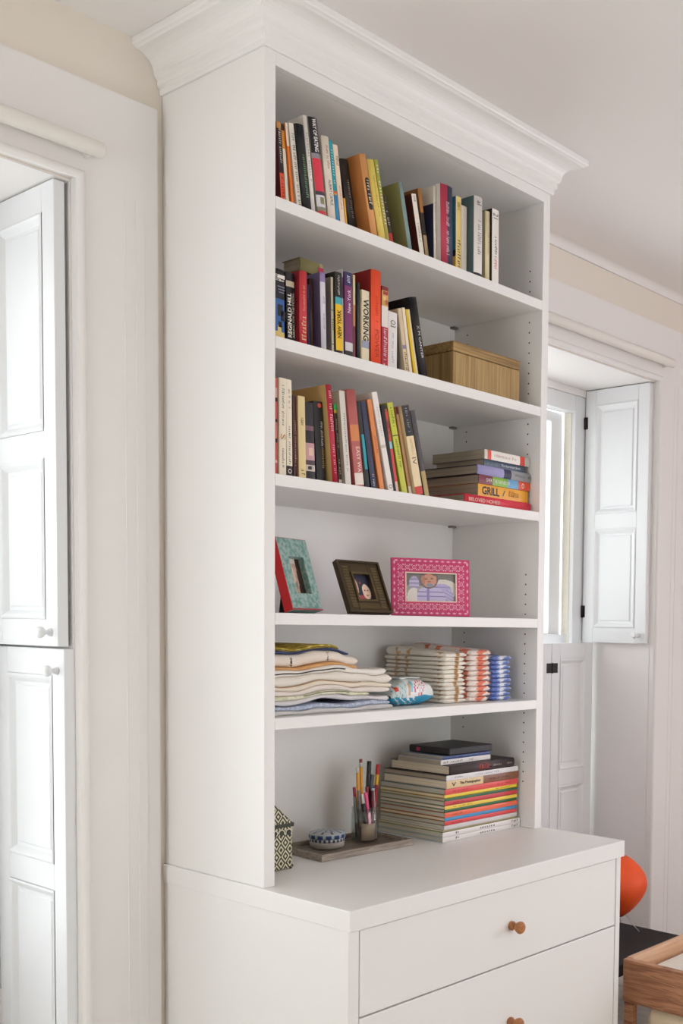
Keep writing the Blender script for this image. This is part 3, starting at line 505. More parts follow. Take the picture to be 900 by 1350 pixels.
# ------------------------------------------------------------------ books
def book(b, shelf_z, x0, y0, t, h, dp, lean, flat=False, group='books', rz=0.0, parent_name='book'):
    """cover (spine + boards) with pages and spine lettering; stands with its spine towards -y"""
    hard = b['k'] == 'h'; bt = min(0.0022 if hard else b.get('bt', 0.0008), t*0.18)
    bands = b['b'] or [(1, b['c'])]
    cols = b.get('cols'); hexes = []
    def mi(hx):
        if hx not in hexes: hexes.append(hx)
        return hexes.index(hx)
    mi(b['c'])
    mb = MB()
    nc = 6 if (hard or t > 0.012) else 2
    bul = min(0.0045, t*0.16) if hard else min(0.0012, t*0.06)
    zsx = [0.0]+[1-f for f, _ in bands[:-1]][::-1]+[1.0]
    bcol = [c for _, c in bands][::-1]
    xs = [t*i/nc for i in range(nc+1)]
    base = len(mb.v)
    for z in zsx:
        for x in xs:
            u = (x/t-0.5)*2; mb.v.append((x, -bul*(1-u*u), z*h))
    for j in range(len(zsx)-1):
        for i in range(nc):
            hx = bcol[j]
            if cols:
                cc = cols[0] if (i+0.5)/nc < 0.5 else cols[1]
                if cc: hx = cc
            p = base+j*(nc+1)+i; mb.quad((p, p+1, p+nc+2, p+nc+1), mi(hx), hard)
    # ends of the spine and its inner face
    k0 = len(mb.v); mb.v += [(0, 0.0016, 0), (t, 0.0016, 0), (0, 0.0016, h), (t, 0.0016, h)]
    mb.quad([base+i for i in range(nc, -1, -1)]+[k0, k0+1], mi(bcol[0])); top = base+(len(zsx)-1)*(nc+1)
    mb.quad([top+i for i in range(nc+1)]+[k0+3, k0+2], mi(bcol[-1])); mb.quad((k0, k0+1, k0+3, k0+2), mi(b['c']))
    segs = [(0, h, b['c'])]
    if b.get('covtop'): f, hx = b['covtop']; segs = [(0, h*(1-f), b['c']), (h*(1-f), h, hx)]
    if b.get('covbot'): f1, c1, f2, c2 = b['covbot']; segs = [(0, h*(1-f2), c2), (h*(1-f2), h*(1-f1), c1), (h*(1-f1), h, b['c'])]
    for z0, z1, hx in segs: mb.box(0, bt, 0.0001, dp, z0, z1, mi(hx))
    mb.box(t-bt, t, 0.0001, dp, 0, h, mi(b['c']))
    mats = [plain(hx, 0.42 if not hard else 0.5, vary=0.05, scale=25) for hx in hexes]
    o = mb.build(parent_name, mats)
    if flat: o.location = (x0, y0, shelf_z+t); o.rotation_euler = (0, math.pi/2, rz)
    else: o.location = (x0, y0, shelf_z); o.rotation_euler = (0, -lean, 0)
    tag(o, b['label'], b.get('cat', 'book'), group)
    pi_ = 0.003 if hard else 0.0006
    pg = MB().box(bt+0.0001, t-bt-0.0001, 0.0018, dp-(0.004 if hard else 0.0008), pi_, h-pi_).build('pages', PAGES[b.get('pg', 0)], o)
    def front(fr): return h*(1-fr)
    if b.get('lab'):
        f0, f1, hx = b['lab']; mb2 = MB(); w_ = t*0.55; pts = []
        zc0, zc1 = h*(1-f1), h*(1-f0); r = w_/2
        for k in range(9): a = math.pi*k/8; pts.append((t/2+r*math.cos(a), zc1-r+r*math.sin(a)))
        for k in range(9): a = math.pi+math.pi*k/8; pts.append((t/2+r*math.cos(a), zc0+r+r*math.sin(a)))
        mb2.v = [(x, -bul-0.0002, z) for x, z in pts]+[(x, 0.0, z) for x, z in pts]
        nn = len(pts); mb2.quad(range(nn))
        for k in range(nn): mb2.quad((k, (k+1) % nn, nn+(k+1) % nn, nn+k))
        mb2.build('spine_label', plain(hx), o)
    if b.get('dot'):
        f, hx = b['dot']; MB().lathe([(t*0.2, 0), (t*0.2, 0.0004)], 16, 'Y', (t*0.62, -bul, front(f))).build('spine_label', plain(hx), o)
    if b.get('pan'):
        f0, f1, hx = b['pan']; box('spine_label', t*0.35, t*0.95, -bul-0.0004, 0, front(f1), front(f0), plain(hx), o)
    for xa, xb, f0, f1, hx in b.get('rects', ()):
        um = max(abs(xa-0.5), abs(xb-0.5))*2
        box('spine_print', xa*t, xb*t, -bul-0.0003, -bul*(1-um*um)*0.5+0.0002, front(f1), front(f0), plain(hx, 0.5, vary=0), o)
    for q in b['t']:
        s, fc, ln, sz, hx, dr_ = q[:6]; off = q[6] if len(q) > 6 else 0.0
        L_ = ln*h; z = front(fc); x = t*(0.5+off)
        u = (x/t-0.5)*2; yy = -bul*(1-u*u*0.3)-0.0003
        if b.get('lab'): yy -= 0.0003
        if dr_ == 'd': M = Matrix(((0, 1, 0, x), (0, 0, -1, yy), (-1, 0, 0, z), (0, 0, 0, 1)))
        else: M = Matrix(((0, -1, 0, x), (0, 0, -1, yy), (1, 0, 0, z), (0, 0, 0, 1)))
        lettering('spine_lettering', s, L_, sz*t, plain(hx, 0.5, vary=0), o, M)
    return o
PAGES = [wood('#c9b99c', '#e2d6bf', (900, 1, 1), 0.9, 1.0), wood('#8d8272', '#a89c88', (700, 1, 1), 0.9, 1.0), wood('#a39e90', '#c6c0b0', (700, 1, 1), 0.9, 1.0)]
GN = {1: 'books standing on the top shelf', 2: 'books standing on the second shelf', 3: 'books standing on the third shelf'}
for b in BOOKS:
    x, y, t, h, dp, a = b['g']
    book(b, SH[b['sh']]+0.0002, x, y, t, h, dp, a, group=GN[b['sh']])

def flat_stack(rows, z, group):
    for r in rows:
        x0, x1, y, dp, t, label, cover, bands, texts = r[:9]; ex = r[9] if len(r) > 9 else {}
        L_ = x1-x0
        bb = dict(k=ex.get('k', 'p'), label=label, c=cover, b=[(1-f0, c) for f0, c in reversed([(0.0 if i == 0 else bands[i-1][0], bands[i][1]) for i in range(len(bands))])],
                  t=[(s, 1-fc, ln, sz, hx, 'u')+((off,) if off else ()) for s, fc, ln, sz, hx, off in texts], pg=ex.get('pg', 1), cat=ex.get('cat', 'book'), bt=ex.get('bt', 0.001))
        book(bb, z, x0, y, t, L_, dp, 0, flat=True, group=group, rz=ex.get('rz', 0.0), parent_name=ex.get('name', 'book'))
        z += t+0.0006
    return z
flat_stack([
 (0.750, 1.060, 0.034, 0.24, 0.0285, 'red book reading BELOVED HOMES, bottom of the third-shelf stack', '#c3283a', [(1, '#dc3346')], [('BELOVED HOMES!', .28, .46, .40, '#f2b6ae', 0)], dict(pg=1, k='h')),
 (0.818, 1.056, 0.040, 0.23, 0.0370, 'orange-yellow book reading GRILL in thick black letters in the stack', '#d89a2a', [(.94, '#efa92a'), (1, '#d9952a')], [('GRILL', .24, .34, .66, '#1c1512', 0), ('/', .50, .06, .5, '#6d6a70', 0), ('~9', .70, .22, .5, '#b5782a', 0)], dict(pg=1)),
 (0.818, 1.064, 0.038, 0.22, 0.0265, 'rainbow-striped book with maroon, green, blue and red spine in the stack', '#6a2a35', [(.26, '#7a2c3c'), (.55, '#86b83a'), (.76, '#6aa6cf'), (1, '#d9502e')], [('OVER THE RAINBOW', .36, .46, .42, '#f4efe2', 0), ('O', .85, .05, .6, '#f4efe8', 0)], dict(pg=1)),
 (0.811, 1.064, 0.038, 0.23, 0.0285, 'lavender and grey book above the rainbow-striped one in the stack', '#2a2638', [(.48, '#a59fd0'), (.62, '#2e3350'), (1, '#9a9a9e')], [('~8', .78, .2, .3, '#77777c', 0), ('o', .95, .03, .3, '#3c3c42', 0)], dict(pg=1, k='h')),
 (0.850, 1.044, 0.046, 0.20, 0.0205, 'slate blue book reading The Apartment Book in the stack', '#b58a86', [(.38, '#4d5c70'), (1, '#44536a')], [('~8', .20, .26, .4, '#7d8b9c', 0), ('The Apartment Book', .65, .48, .42, '#e6e8ec', 0)], dict(pg=1)),
 (0.846, 1.062, 0.040, 0.22, 0.0285, 'white book with two red bands on top of the third-shelf stack', '#8f8a82', [(.06, '#d9d2c8'), (.14, '#dc4a38'), (.78, '#ece6de'), (.89, '#dc4a38'), (1, '#b9b7b2')], [('~14', .46, .5, .3, '#c9a8a0', 0)], dict(pg=1)),
], SH[3]+0.0003, 'books lying in the third-shelf stack')

CZ = 0.8003
MG = 'magazines and books stacked on the countertop'
def mag(x0, x1, y, t, label, col, txt=(), pg=2, dp=0.28, **ex):
    e = dict(bt=0.0018, pg=pg, cat=ex.get('cat', 'magazine'), name=ex.get('name', 'magazine'), k=ex.get('k', 'p'), rz=ex.get('rz', 0.0))
    return (x0, x1, y, dp, t, label, ex.get('cov', col if isinstance(col, str) else col[0][1]), [(1, col)] if isinstance(col, str) else col, list(txt), e)
flat_stack([
 mag(0.700, 1.064, 0.060, 0.0150, 'white-spined magazine with black marks, bottom of the countertop stack', '#e9e4e0', [('~2', .18, .05, .45, '#2a2628', 0), ('~7', .56, .2, .45, '#4a4446', 0), ('~4', .93, .09, .5, '#2a2628', 0)], pg=2, cov='#8fa9bd'),
 mag(0.700, 1.064, 0.060, 0.0150, 'white-spined magazine with black marks, second from bottom of countertop stack', '#ebe6e2', [('~2', .18, .05, .45, '#2a2628', 0), ('~7', .56, .2, .45, '#4a4446', 0), ('~4', .93, .09, .5, '#2a2628', 0)], pg=2, cov='#a8ab84'),
 mag(0.706, 1.050, 0.066, 0.0055, 'thin olive booklet between the white magazines in countertop stack', '#b9ad86', pg=0, cov='#a79e78'),
 mag(0.708, 1.050, 0.062, 0.0120, 'plain pale grey magazine below the red ones in countertop stack', '#d6d2d2', pg=2, cov='#cfcabf'),
 mag(0.712, 1.050, 0.064, 0.0125, 'red magazine directly under the blue one in countertop stack', '#dd4a4a', [('~9', .16, .14, .35, '#9c2a30', 0)], pg=2, cov='#8a6a44'),
 mag(0.712, 1.050, 0.064, 0.0105, 'blue magazine in the middle of the countertop stack', '#3c8fc0', pg=0, cov='#9a6a34'),
 mag(0.710, 1.050, 0.062, 0.0150, 'orange-red magazine directly above the blue one in countertop stack', '#ec6a4a', [('~8', .16, .14, .35, '#b54a34', 0)], pg=2, cov='#b0552e'),
 mag(0.710, 1.050, 0.064, 0.0085, 'green magazine, lower of the two green ones in countertop stack', '#2d6a3c', pg=2, cov='#7a8062'),
 mag(0.710, 1.050, 0.062, 0.0105, 'yellow magazine, lower of the two yellow ones in countertop stack', '#efcc4a', [('~11', .24, .26, .4, '#a8862a', 0)], pg=0, cov='#6d7058'),
 mag(0.710, 1.050, 0.064, 0.0135, 'crimson magazine between yellow and green ones in countertop stack', '#cf4048', [('~8', .18, .14, .35, '#8a2430', 0)], pg=2, cov='#8c8c70'),
 mag(0.710, 1.050, 0.062, 0.0085, 'green magazine, upper of the two green ones in countertop stack', '#2a6638', pg=2, cov='#9a7f3a'),
 mag(0.710, 1.050, 0.064, 0.0095, 'yellow magazine, upper of the two yellow ones in countertop stack', '#f0d03a', [('~11', .8, .2, .4, '#a8862a', 0)], pg=0, cov='#c9a64e'),
 mag(0.710, 1.052, 0.062, 0.0175, 'salmon red magazine, topmost of the coloured spines in countertop stack', '#e2504c', [('~10', .2, .2, .3, '#b03a3c', 0), ('~10', .8, .2, .3, '#b03a3c', 0)], pg=2, cov='#5f7468'),
 mag(0.716, 1.056, 0.062, 0.0235, 'book with beige and brown spine reading The Photographer in countertop stack', [(.49, '#e3c79a'), (1, '#8c5a42')], [('The Photographer', .31, .28, .48, '#2c211c', 0), ('v', .09, .06, .5, '#3a2a24', 0), ('~12', .72, .3, .25, '#5a382c', 0)], pg=0, cat='book', name='book', cov='#b9b2a8', dp=0.27),
 mag(0.716, 1.052, 0.062, 0.0155, 'slim white book above the beige and brown one in countertop stack', '#e4e0e2', [('~9', .14, .16, .3, '#a9a6ac', 0), ('~14', .55, .35, .3, '#a9a6ac', 0)], pg=1, cat='book', name='book', cov='#3a2c24', dp=0.27),
 mag(0.728, 1.030, 0.062, 0.0290, 'dark brown hardback with red artwork near top of countertop stack', [(.42, '#3a2a2e'), (.60, '#4a2a2c'), (1, '#33242a')], [('~6', .52, .16, .55, '#d9412e', 0), ('~7', .72, .14, .2, '#c9b9a8', 0), ('~5', .92, .08, .2, '#c9b9a8', 0)], pg=0, cat='book', name='book', cov='#3a3030', dp=0.255, k='h'),
], CZ, MG)
ZT = CZ+0.222+0.0006*16
flat_stack([
 mag(0.712, 0.938, 0.082, 0.0150, 'white paperback third from top of the countertop stack', '#e6e1de', [('~11', .24, .4, .4, '#4a4648', 0), ('~5', .6, .08, .4, '#6a6668', 0)], pg=1, cat='book', name='book', cov='#bcb8b6', dp=0.185),
 mag(0.722, 0.938, 0.082, 0.0095, 'thin blue paperback under the black notebook on countertop stack', '#2a447e', [('~7', .5, .2, .35, '#8a9ac4', 0)], pg=1, cat='book', name='book', cov='#9aa4b4', dp=0.185),
], ZT, MG)
def notebook():
    x0, x1, y0, y1, z0, t = 0.745, 0.944, 0.078, 0.252, ZT+0.0265, 0.0225
    o = box('notebook', x0, x1, y0, y1, z0, z0+t, plain('#1b191b', 0.45), None, 0.004, 3)
    tag(o, 'black notebook with rounded corners, topmost on the countertop stack', 'notebook', MG)
    box('pages', x0-0.0004, x1-0.004, y0+0.004, y1-0.004, z0+0.0035, z0+t-0.0035, plain('#2c2626', 0.8), o)
    box('ribbon', x0-0.0012, x0+0.001, y1-0.05, y1-0.034, z0+0.005, z0+t-0.006, plain('#b03058', 0.6), o)
notebook()

# a khaki fabric-covered book lying across the tops of the standing ones
bb = dict(k='h', label='khaki patterned book with pink tag lying on top of upright books, second shelf', c='#8d8556', b=[(.14, '#c9bd8e'), (1, '#958c5c')], t=[], pg=1)
kb = book(bb, SH[2]+0.2155, 0.186, 0.100, 0.032, 0.076, 0.07, 0, flat=True, group=GN[2])
box('pink_tag', 0.012, 0.0315, -0.0058, 0.002, 0.058, 0.0745, plain('#d8326a', 0.5), kb)

# ------------------------------------------------------------------ wooden box on second shelf
wb = empty('wooden_box', (0.705, 0.042, SH[2]+0.0005)); tag(wb, 'lidded box of striped tan wood at right end of second shelf', 'box')
WBX = wood('#8d6f42', '#b5965f', (55, 55, 1.2), 0.55, 2.0)
box('body', 0, 0.305, 0, 0.285, 0, 0.107, WBX, wb, 0.002)
box('lid', -0.0008, 0.3058, -0.0008, 0.2858, 0.1085, 0.138, wood('#86683c', '#b08f58', (1.2, 40, 60), 0.55, 2.0), wb, 0.003)

# ------------------------------------------------------------------ photo frames
def photo_frame(label, x, y, z, rz, lean, w, h, border, depth, fmat, photo, nx, ny, fn, inner=None, extra=None, leg=True, group='photo frames on the fourth shelf'):
    root = empty('photo_frame', (x, y, z), rz); tag(root, label, 'photo frame', group)
    piv = root
    root.rotation_euler = (-lean, 0, rz); lift = depth*math.sin(lean)+0.0006; root.location.z += lift
    bl, br, bb_, bt_ = border
    box('frame_side', 0, bl, 0, depth, 0, h, fmat, piv, 0.0015); box('frame_side', w-br, w, 0, depth, 0, h, fmat, piv, 0.0015)
    box('frame_side', bl, w-br, 0.0002, depth, 0, bb_, fmat, piv); box('frame_side', bl, w-br, 0.0002, depth, h-bt_, h, fmat, piv)
    box('backing', bl, w-br, depth*0.62, depth*0.9, bb_, h-bt_, plain('#3a302a', 0.8), piv)
    p = print_grid('photograph', w-bl-br, h-bb_-bt_, nx, ny, fn, piv, depth*0.6, 0.3); p.location = (bl, 0, bb_)
    if inner: 
        q = 0.0035; mb = MB()
        x0, x1, z0, z1 = bl-0.001, w-br+0.001, bb_-0.001, h-bt_+0.001
        mb.box(x0, x0+q, -0.001, 0.003, z0, z1).box(x1-q, x1, -0.001, 0.003, z0, z1).box(x0+q, x1-q, -0.001, 0.003, z0, z0+q).box(x0+q, x1-q, -0.001, 0.003, z1-q, z1)
        mb.build('inner_edge', inner, piv)
    if leg:
        lg = MB(); zt = h*0.62; a = lean
        # easel leg from upper back down to the shelf
        fy = depth+0.5*h; 
        ca, sa = math.cos(a), math.sin(a)
        # local point that lies on the shelf plane: z_world = y*(-sin(-a))... solve along a splayed leg
        tx = w/2; y1 = depth+0.001
        best = None
        ang = math.radians(24)
        Lg = (zt*ca-y1*sa+lift-0.004*sa-0.001)/(ca*math.cos(ang)+sa*math.sin(ang))
        y2 = y1+Lg*math.sin(ang); z2 = zt-Lg*math.cos(ang)
        ww = 0.018
        b0 = [(tx-ww, y1, zt), (tx+ww, y1, zt), (tx+ww, y2, z2), (tx-ww, y2, z2), (tx-ww, y1+0.003, zt), (tx+ww, y1+0.003, zt), (tx+ww, y2+0.003, z2), (tx-ww, y2+0.003, z2)]
        lg.v = b0
        for q in ((0,3,2,1),(4,5,6,7),(0,1,5,4),(1,2,6,5),(2,3,7,6),(3,0,4,7)): lg.quad(q)
        lg.build('easel_leg', plain('#2a2220', 0.7), piv)
    if extra: extra(piv, w, h)
    return root
def ph_teal(u, v):
    if u > 0.62+0.1*v: return '#3a2418'
    if v > 0.86: return '#cfc6bd'
    if (u-0.42)**2*3+(v-0.55)**2 < 0.05: return '#d9b7a4'
    if (u-0.5)**2*4+(v-0.3)**2 < 0.02: return '#8d8272'
    return ['#c49f8c', '#b3968a', '#bfae9f'][int((u*5+v*9)) % 3]
def ph_dark(u, v):
    if ((u-0.70)/0.24)**2+((v-0.36)/0.30)**2 < 1:
        if abs(v-0.42) < 0.025 and (abs(u-0.62) < 0.04 or abs(u-0.80) < 0.04): return '#6d4a40'
        if abs(v-0.22) < 0.02 and abs(u-0.71) < 0.06: return '#b56a5c'
        return '#e8c8b0'
    if ((u-0.12)/0.16)**2+((v-0.58)/0.34)**2 < 1: return '#d9ab94'
    if ((u-0.36)/0.22)**2+((v-0.06)/0.16)**2 < 1: return '#a8434a'
    if ((u-0.10)/0.14)**2+((v-0.12)/0.14)**2 < 1: return '#e0b8a4'
    if (u-0.45)**2+(v-0.70)**2 < 0.0016: return '#c95a4a'
    return '#24263f'
def ph_baby(u, v):
    # face
    fx, fy = (u-0.47)/0.155, (v-0.78)/0.27
    if fx*fx+fy*fy < 1:
        if ((v-0.79)/0.02)**2+((u-0.415)/0.032)**2 < 1 or ((v-0.80)/0.02)**2+((u-0.53)/0.032)**2 < 1: return '#7a5142'
        if 0.83 < v < 0.85 and (abs(u-0.415) < 0.03 or abs(u-0.53) < 0.03): return '#b98470'
        if ((u-0.475)/0.035)**2+((v-0.70)/0.03)**2 < 1: return '#b5705c'
        if ((u-0.485)/0.065)**2+((v-0.585)/0.05)**2 < 1: return '#7f97ac'
        if v > 0.9 and fx*fx+fy*fy > 0.55: return '#8a6a58'
        return '#d49a82' if fx > -0.5 else '#c08670'
    if fx*fx+fy*fy < 1.38 and v > 0.42: return '#6d6a70'
    if ((u-0.17)/0.13)**2+((v-0.14)/0.34)**2 < 1 and u < 0.24: return '#e6e0da'
    if ((u-0.18)/0.10)**2+((v-0.62)/0.26)**2 < 1: return '#a59cc8' if int(v*22) % 3 else '#cfc8e2'
    if ((u-0.50)/0.30)**2+((v-0.08)/0.50)**2 < 1:
        if abs(u-0.45) < 0.022: return '#8f7fc0'
        return '#8d7db8' if int(v*24) % 4 == 0 else '#c9c0e2'
    if ((u-0.84)/0.12)**2+((v-0.20)/0.24)**2 < 1: return '#ab9fd0' if int((u+v)*26) % 3 else '#c9c2e0'
    if ((u-0.77)/0.06)**2+((v-0.05)/0.08)**2 < 1: return '#d09a86'
    if ((u-0.72)/0.20)**2+((v-0.42)/0.22)**2 < 1: return '#b8addb' if int(v*24) % 4 else '#9d90c6'
    if ((u-0.75)/0.30)**2+((v-0.45)/0.34)**2 < 1: return '#e0dad2'
    return '#a8a39a' if v < 0.55 else '#7d7a74'
tealw = blotch('#6a958d', '#a3bab2', 70, 0.38, 0.62, 0.6, '#7d9297')
def teal_extra(p, w, h):
    box('red_edge', -0.0012, 0.0, 0.0008, 0.029, 0.0, h, plain('#d8262c', 0.4), p); box('red_edge', 0, w, 0.0008, 0.029, h, h+0.0012, plain('#c98a80', 0.4), p)
    box('red_edge', 0, w, -0.0012, 0.004, 0.0005, 0.004, plain('#b5393c', 0.4), p)
photo_frame('teal mosaic photo frame with red sides at left of fourth shelf', 0.160, 0.088, SH[4]+0.0008, math.radians(14), math.radians(17), 0.128, 0.198, (0.035, 0.030, 0.046, 0.050), 0.030, tealw, None, 24, 30, ph_teal, None, teal_extra)
brz = plain('#4a3c26', 0.42, metal=0.35, vary=0.2, scale=30)
def brz_extra(p, w, h):
    m = plain('#6b5a3a', 0.4, metal=0.35)
    for sx in (0.014, w-0.036):
        for k in range(15):
            zz = 0.014+k*(h-0.028)/15; box('rib', sx, sx+0.022, -0.003, 0.002, zz, zz+0.0052, m, p, 0.0015, 1)
    for k in range(14):
        xx = 0.040+k*(w-0.08)/14; box('rib', xx, xx+0.0045, -0.003, 0.002, 0.010, 0.028, m, p, 0.0015, 1)
    q = MB()
    for x0, x1, z0, z1 in ((0.0, 0.006, 0, h), (w-0.006, w, 0, h), (0.006, w-0.006, 0, 0.006), (0.006, w-0.006, h-0.006, h)): q.box(x0, x1, -0.005, 0.0, z0, z1)
    q.build('outer_edge', brz, p)
    q = MB(); a, b, c, d_ = 0.042, w-0.042, 0.034, h-0.034
    for x0, x1, z0, z1 in ((a, a+0.006, c, d_), (b-0.006, b, c, d_), (a+0.006, b-0.006, c, c+0.006), (a+0.006, b-0.006, d_-0.006, d_)): q.box(x0, x1, -0.004, 0.0, z0, z1)
    q.build('inner_moulding', plain('#5d4c30', 0.4, metal=0.35), p)
photo_frame('dark bronze ribbed photo frame leaning back on fourth shelf', 0.356, 0.090, SH[4]+0.0008, math.radians(0), math.radians(24), 0.158, 0.158, (0.048, 0.048, 0.040, 0.040), 0.014, brz, None, 36, 36, ph_dark, None, brz_extra)
pnk = plain('#cf2f6c', 0.4, vary=0.05)
def pink_extra(p, w, h):
    pk = plain('#f0b6c8', 0.5, vary=0)
    def sq(x, z, s):
        mb = MB()
        # small flower tile: ring, centre and corner petals, printed flat
        for k in range(8):
            a0, a1 = math.pi*k/4, math.pi*(k+1)/4
            b = len(mb.v)
            for r, a in ((s*0.22, a0), (s*0.30, a0), (s*0.30, a1), (s*0.22, a1)): mb.v.append((r*math.cos(a), 0, r*math.sin(a)))
            mb.quad((b, b+1, b+2, b+3))
        b = len(mb.v); q = s*0.09; mb.v += [(-q, 0, 0), (0, 0, -q), (q, 0, 0), (0, 0, q)]; mb.quad((b, b+1, b+2, b+3))
        for sx in (-1, 1):
            for sz in (-1, 1):
                b = len(mb.v); c = s*0.44; d_ = s*0.17
                mb.v += [(sx*c, 0, sz*c), (sx*(c-d_*1.3), 0, sz*c), (sx*(c-d_), 0, sz*(c-d_)), (sx*c, 0, sz*(c-d_*1.3))]; mb.quad((b, b+1, b+2, b+3))
        return mb
    s = 0.0205; proto = sq(0, 0, s).build('flower_tile', pk, p); used = False
    pts = []
    nxx = 10; m0 = 0.027
    for k in range(nxx):
        xx = m0+(w-2*m0)*k/(nxx-1); pts += [(xx, 0.027), (xx, h-0.027)]
    for k in range(1, 5):
        zz = 0.027+(h-0.054)*k/5; pts += [(m0, zz), (w-m0, zz)]
    for (xx, zz) in pts:
        o = proto if not used else proto.copy()
        if used: COL.objects.link(o)
        used = True; o.parent = p; o.location = (xx, -0.0007, zz)
    mb = MB()
    def petal(x, z, dx, dz):
        b = len(mb.v); L_ = 0.0065; q = 0.0030
        mb.v += [(x-dx*L_-dz*0, -0.0006, z-dz*L_), (x+dz*q, -0.0006, z+dx*q), (x+dx*L_, -0.0006, z+dz*L_), (x-dz*q, -0.0006, z-dx*q)]; mb.quad((b, b+1, b+2, b+3))
    for k in range(13):
        xx = 0.014+(w-0.028)*k/12; petal(xx, 0.008, 1, 0); petal(xx, h-0.008, 1, 0)
    for k in range(8):
        zz = 0.014+(h-0.028)*k/7; petal(0.008, zz, 0, 1); petal(w-0.008, zz, 0, 1)
    mb.build('border_print', pk, p)['kind'] = 'stuff'
photo_frame('bright pink flower-print photo frame with baby picture on fourth shelf', 0.570, 0.150, SH[4]+0.0008, math.radians(-30), math.radians(4), 0.240, 0.170, (0.042, 0.042, 0.042, 0.042), 0.014, pnk, None, 84, 52, ph_baby, plain('#efd9c8', 0.4), pink_extra)

# ------------------------------------------------------------------ folded cloths on the fifth shelf
def layer(name, label, cat, group, x0, x1, y0, y1, base, th, mats, wob, trim=None, nx=40, ny=8, col=0):
    """a folded cloth: a soft slab that drapes over the height function base(x)"""
    mb = MB(); th_ = th
    ring = []
    ns = 10
    def section(x, w):
        pts = []
        b = base(x); t = th_(x) if callable(th_) else th_
        r = t/2
        for k in range(ns+1):
            a = math.pi/2+math.pi*k/ns; pts.append((y0+w+r+r*1.0*math.cos(a), b+r+r*math.sin(a)))
        for k in range(ns+1):
            a = -math.pi/2+math.pi*k/ns; pts.append((y1-r+r*math.cos(a), b+r+r*math.sin(a)))
        return pts
    rr = random.Random(label+name); ph_ = rr.uniform(0, 6)
    for i in range(nx+1):
        f = (i/(nx-4)*0.965) if i <= nx-4 else (0.965+0.035*(1-(1-(i-nx+4)/4)**2)); x = x0+(x1-x0)*f
        w = wob*math.sin(ph_+f*9)+wob*0.6*math.sin(2*ph_+f*23)
        tt = th_(x) if callable(th_) else th_
        e = min(1.0, (1-f)*(x1-x0)/(0.55*tt)+0.05, f*(x1-x0)/0.004+0.1); e = math.sqrt(max(0.0, 1-(1-e)**2))
        pts = section(x, w); zc = sum(p[1] for p in pts)/len(pts)
        ring.append([(x, p[0], zc+(p[1]-zc)*e) for p in pts])
    n = len(ring[0])
    for r in ring: mb.v += r
    for i in range(nx):
        for k in range(n): mb.quad((i*n+k, i*n+(k+1) % n, (i+1)*n+(k+1) % n, (i+1)*n+k), 0, True)
    mb.quad([k for k in range(n)][::-1]); mb.quad([nx*n+k for k in range(n)])
    o = mb.build(name, mats); tag(o, label, cat, group)
    if trim:
        fx0, fx1, hx, rad, zf = trim
        pts = []
        for i in range(22):
            f = fx0+(fx1-fx0)*i/21; x = x0+(x1-x0)*f
            w = wob*math.sin(ph_+f*9)+wob*0.6*math.sin(2*ph_+f*23); t = th_(x) if callable(th_) else th_
            pts.append((x, y0+w+0.0002, base(x)+t*zf))
        MB().tube(pts, rad, 6).build('trim', plain(hx, 0.7), o)
    return o
CG = 'folded cloths stacked on the fifth shelf'
def bump(x): return 0.013*math.exp(-((x-0.25)/0.08)**2)+0.003*math.exp(-((x-0.06)/0.03)**2)
cloths = [
 ('pale grey flannel cloth, bottom of the folded cloth pile', 0.476, 0.0115, plain('#cbc9c8', 0.9, bump=0.3, scale=200), None, 0.0),
 ('pale blue speckled cloth second from bottom of the pile', 0.466, 0.0125, blotch('#aab4cc', '#c3cad8', 120), (0.0, 0.9, '#6d7486', 0.0008, 0.98), 0.25),
 ('lavender-white cloth above the blue one in the pile', 0.462, 0.0125, plain('#dcd8da', 0.9, bump=0.3, scale=200), None, 0.5),
 ('pale green printed cloth in the middle of the pile', 0.380, 0.0095, blotch('#cfd0b0', '#e2decb', 60), (0.35, 0.8, '#3d4038', 0.0010, 0.7), 0.8),
 ('pink-tinted white cloth just above the green printed one', 0.466, 0.0125, plain('#e6dcd6', 0.9, bump=0.3, scale=200), None, 0.9),
 ('cream cloth with tan edge in the middle of the pile', 0.472, 0.0135, plain('#eadfce', 0.9, bump=0.3, scale=200), (0.0, 0.75, '#b58a5c', 0.0009, 0.95), 1.0),
 ('thick off-white cloth below the black-trimmed one', 0.470, 0.0215, plain('#e9e2d8', 0.9, bump=0.3, scale=200), None, 1.0),
 ('white cloth with black stitched edge in upper part of pile', 0.452, 0.0160, plain('#ebe6de', 0.9, bump=0.3, scale=200), (0.02, 0.62, '#23242a', 0.0018, 0.45), 1.0),
 ('thin tan-orange cloth under the topmost white bundle', 0.345, 0.0075, plain('#d9a46a', 0.9), None, 1.0),
 ('plump white bundle with dark dotted bands near top of pile', 0.352, lambda x: 0.034-0.012*max(0, (x-0.20)/0.16), plain('#ece0d4', 0.9, bump=0.3, scale=200), (0.0, 0.25, '#b08a60', 0.0010, 0.05), 0.8),
 ('thin navy cloth almost on top of the pile', 0.318, 0.0055, plain('#3c4668', 0.9), None, 0.6),
 ('yellow and gold cloth, topmost of the pile', 0.292, 0.0085, blotch('#b59a2a', '#dcc86a', 40), (0.0, 1.0, '#3a3a44', 0.0008, 0.4), 0.3),
]
acc = [lambda x: SH[5]+0.0006]
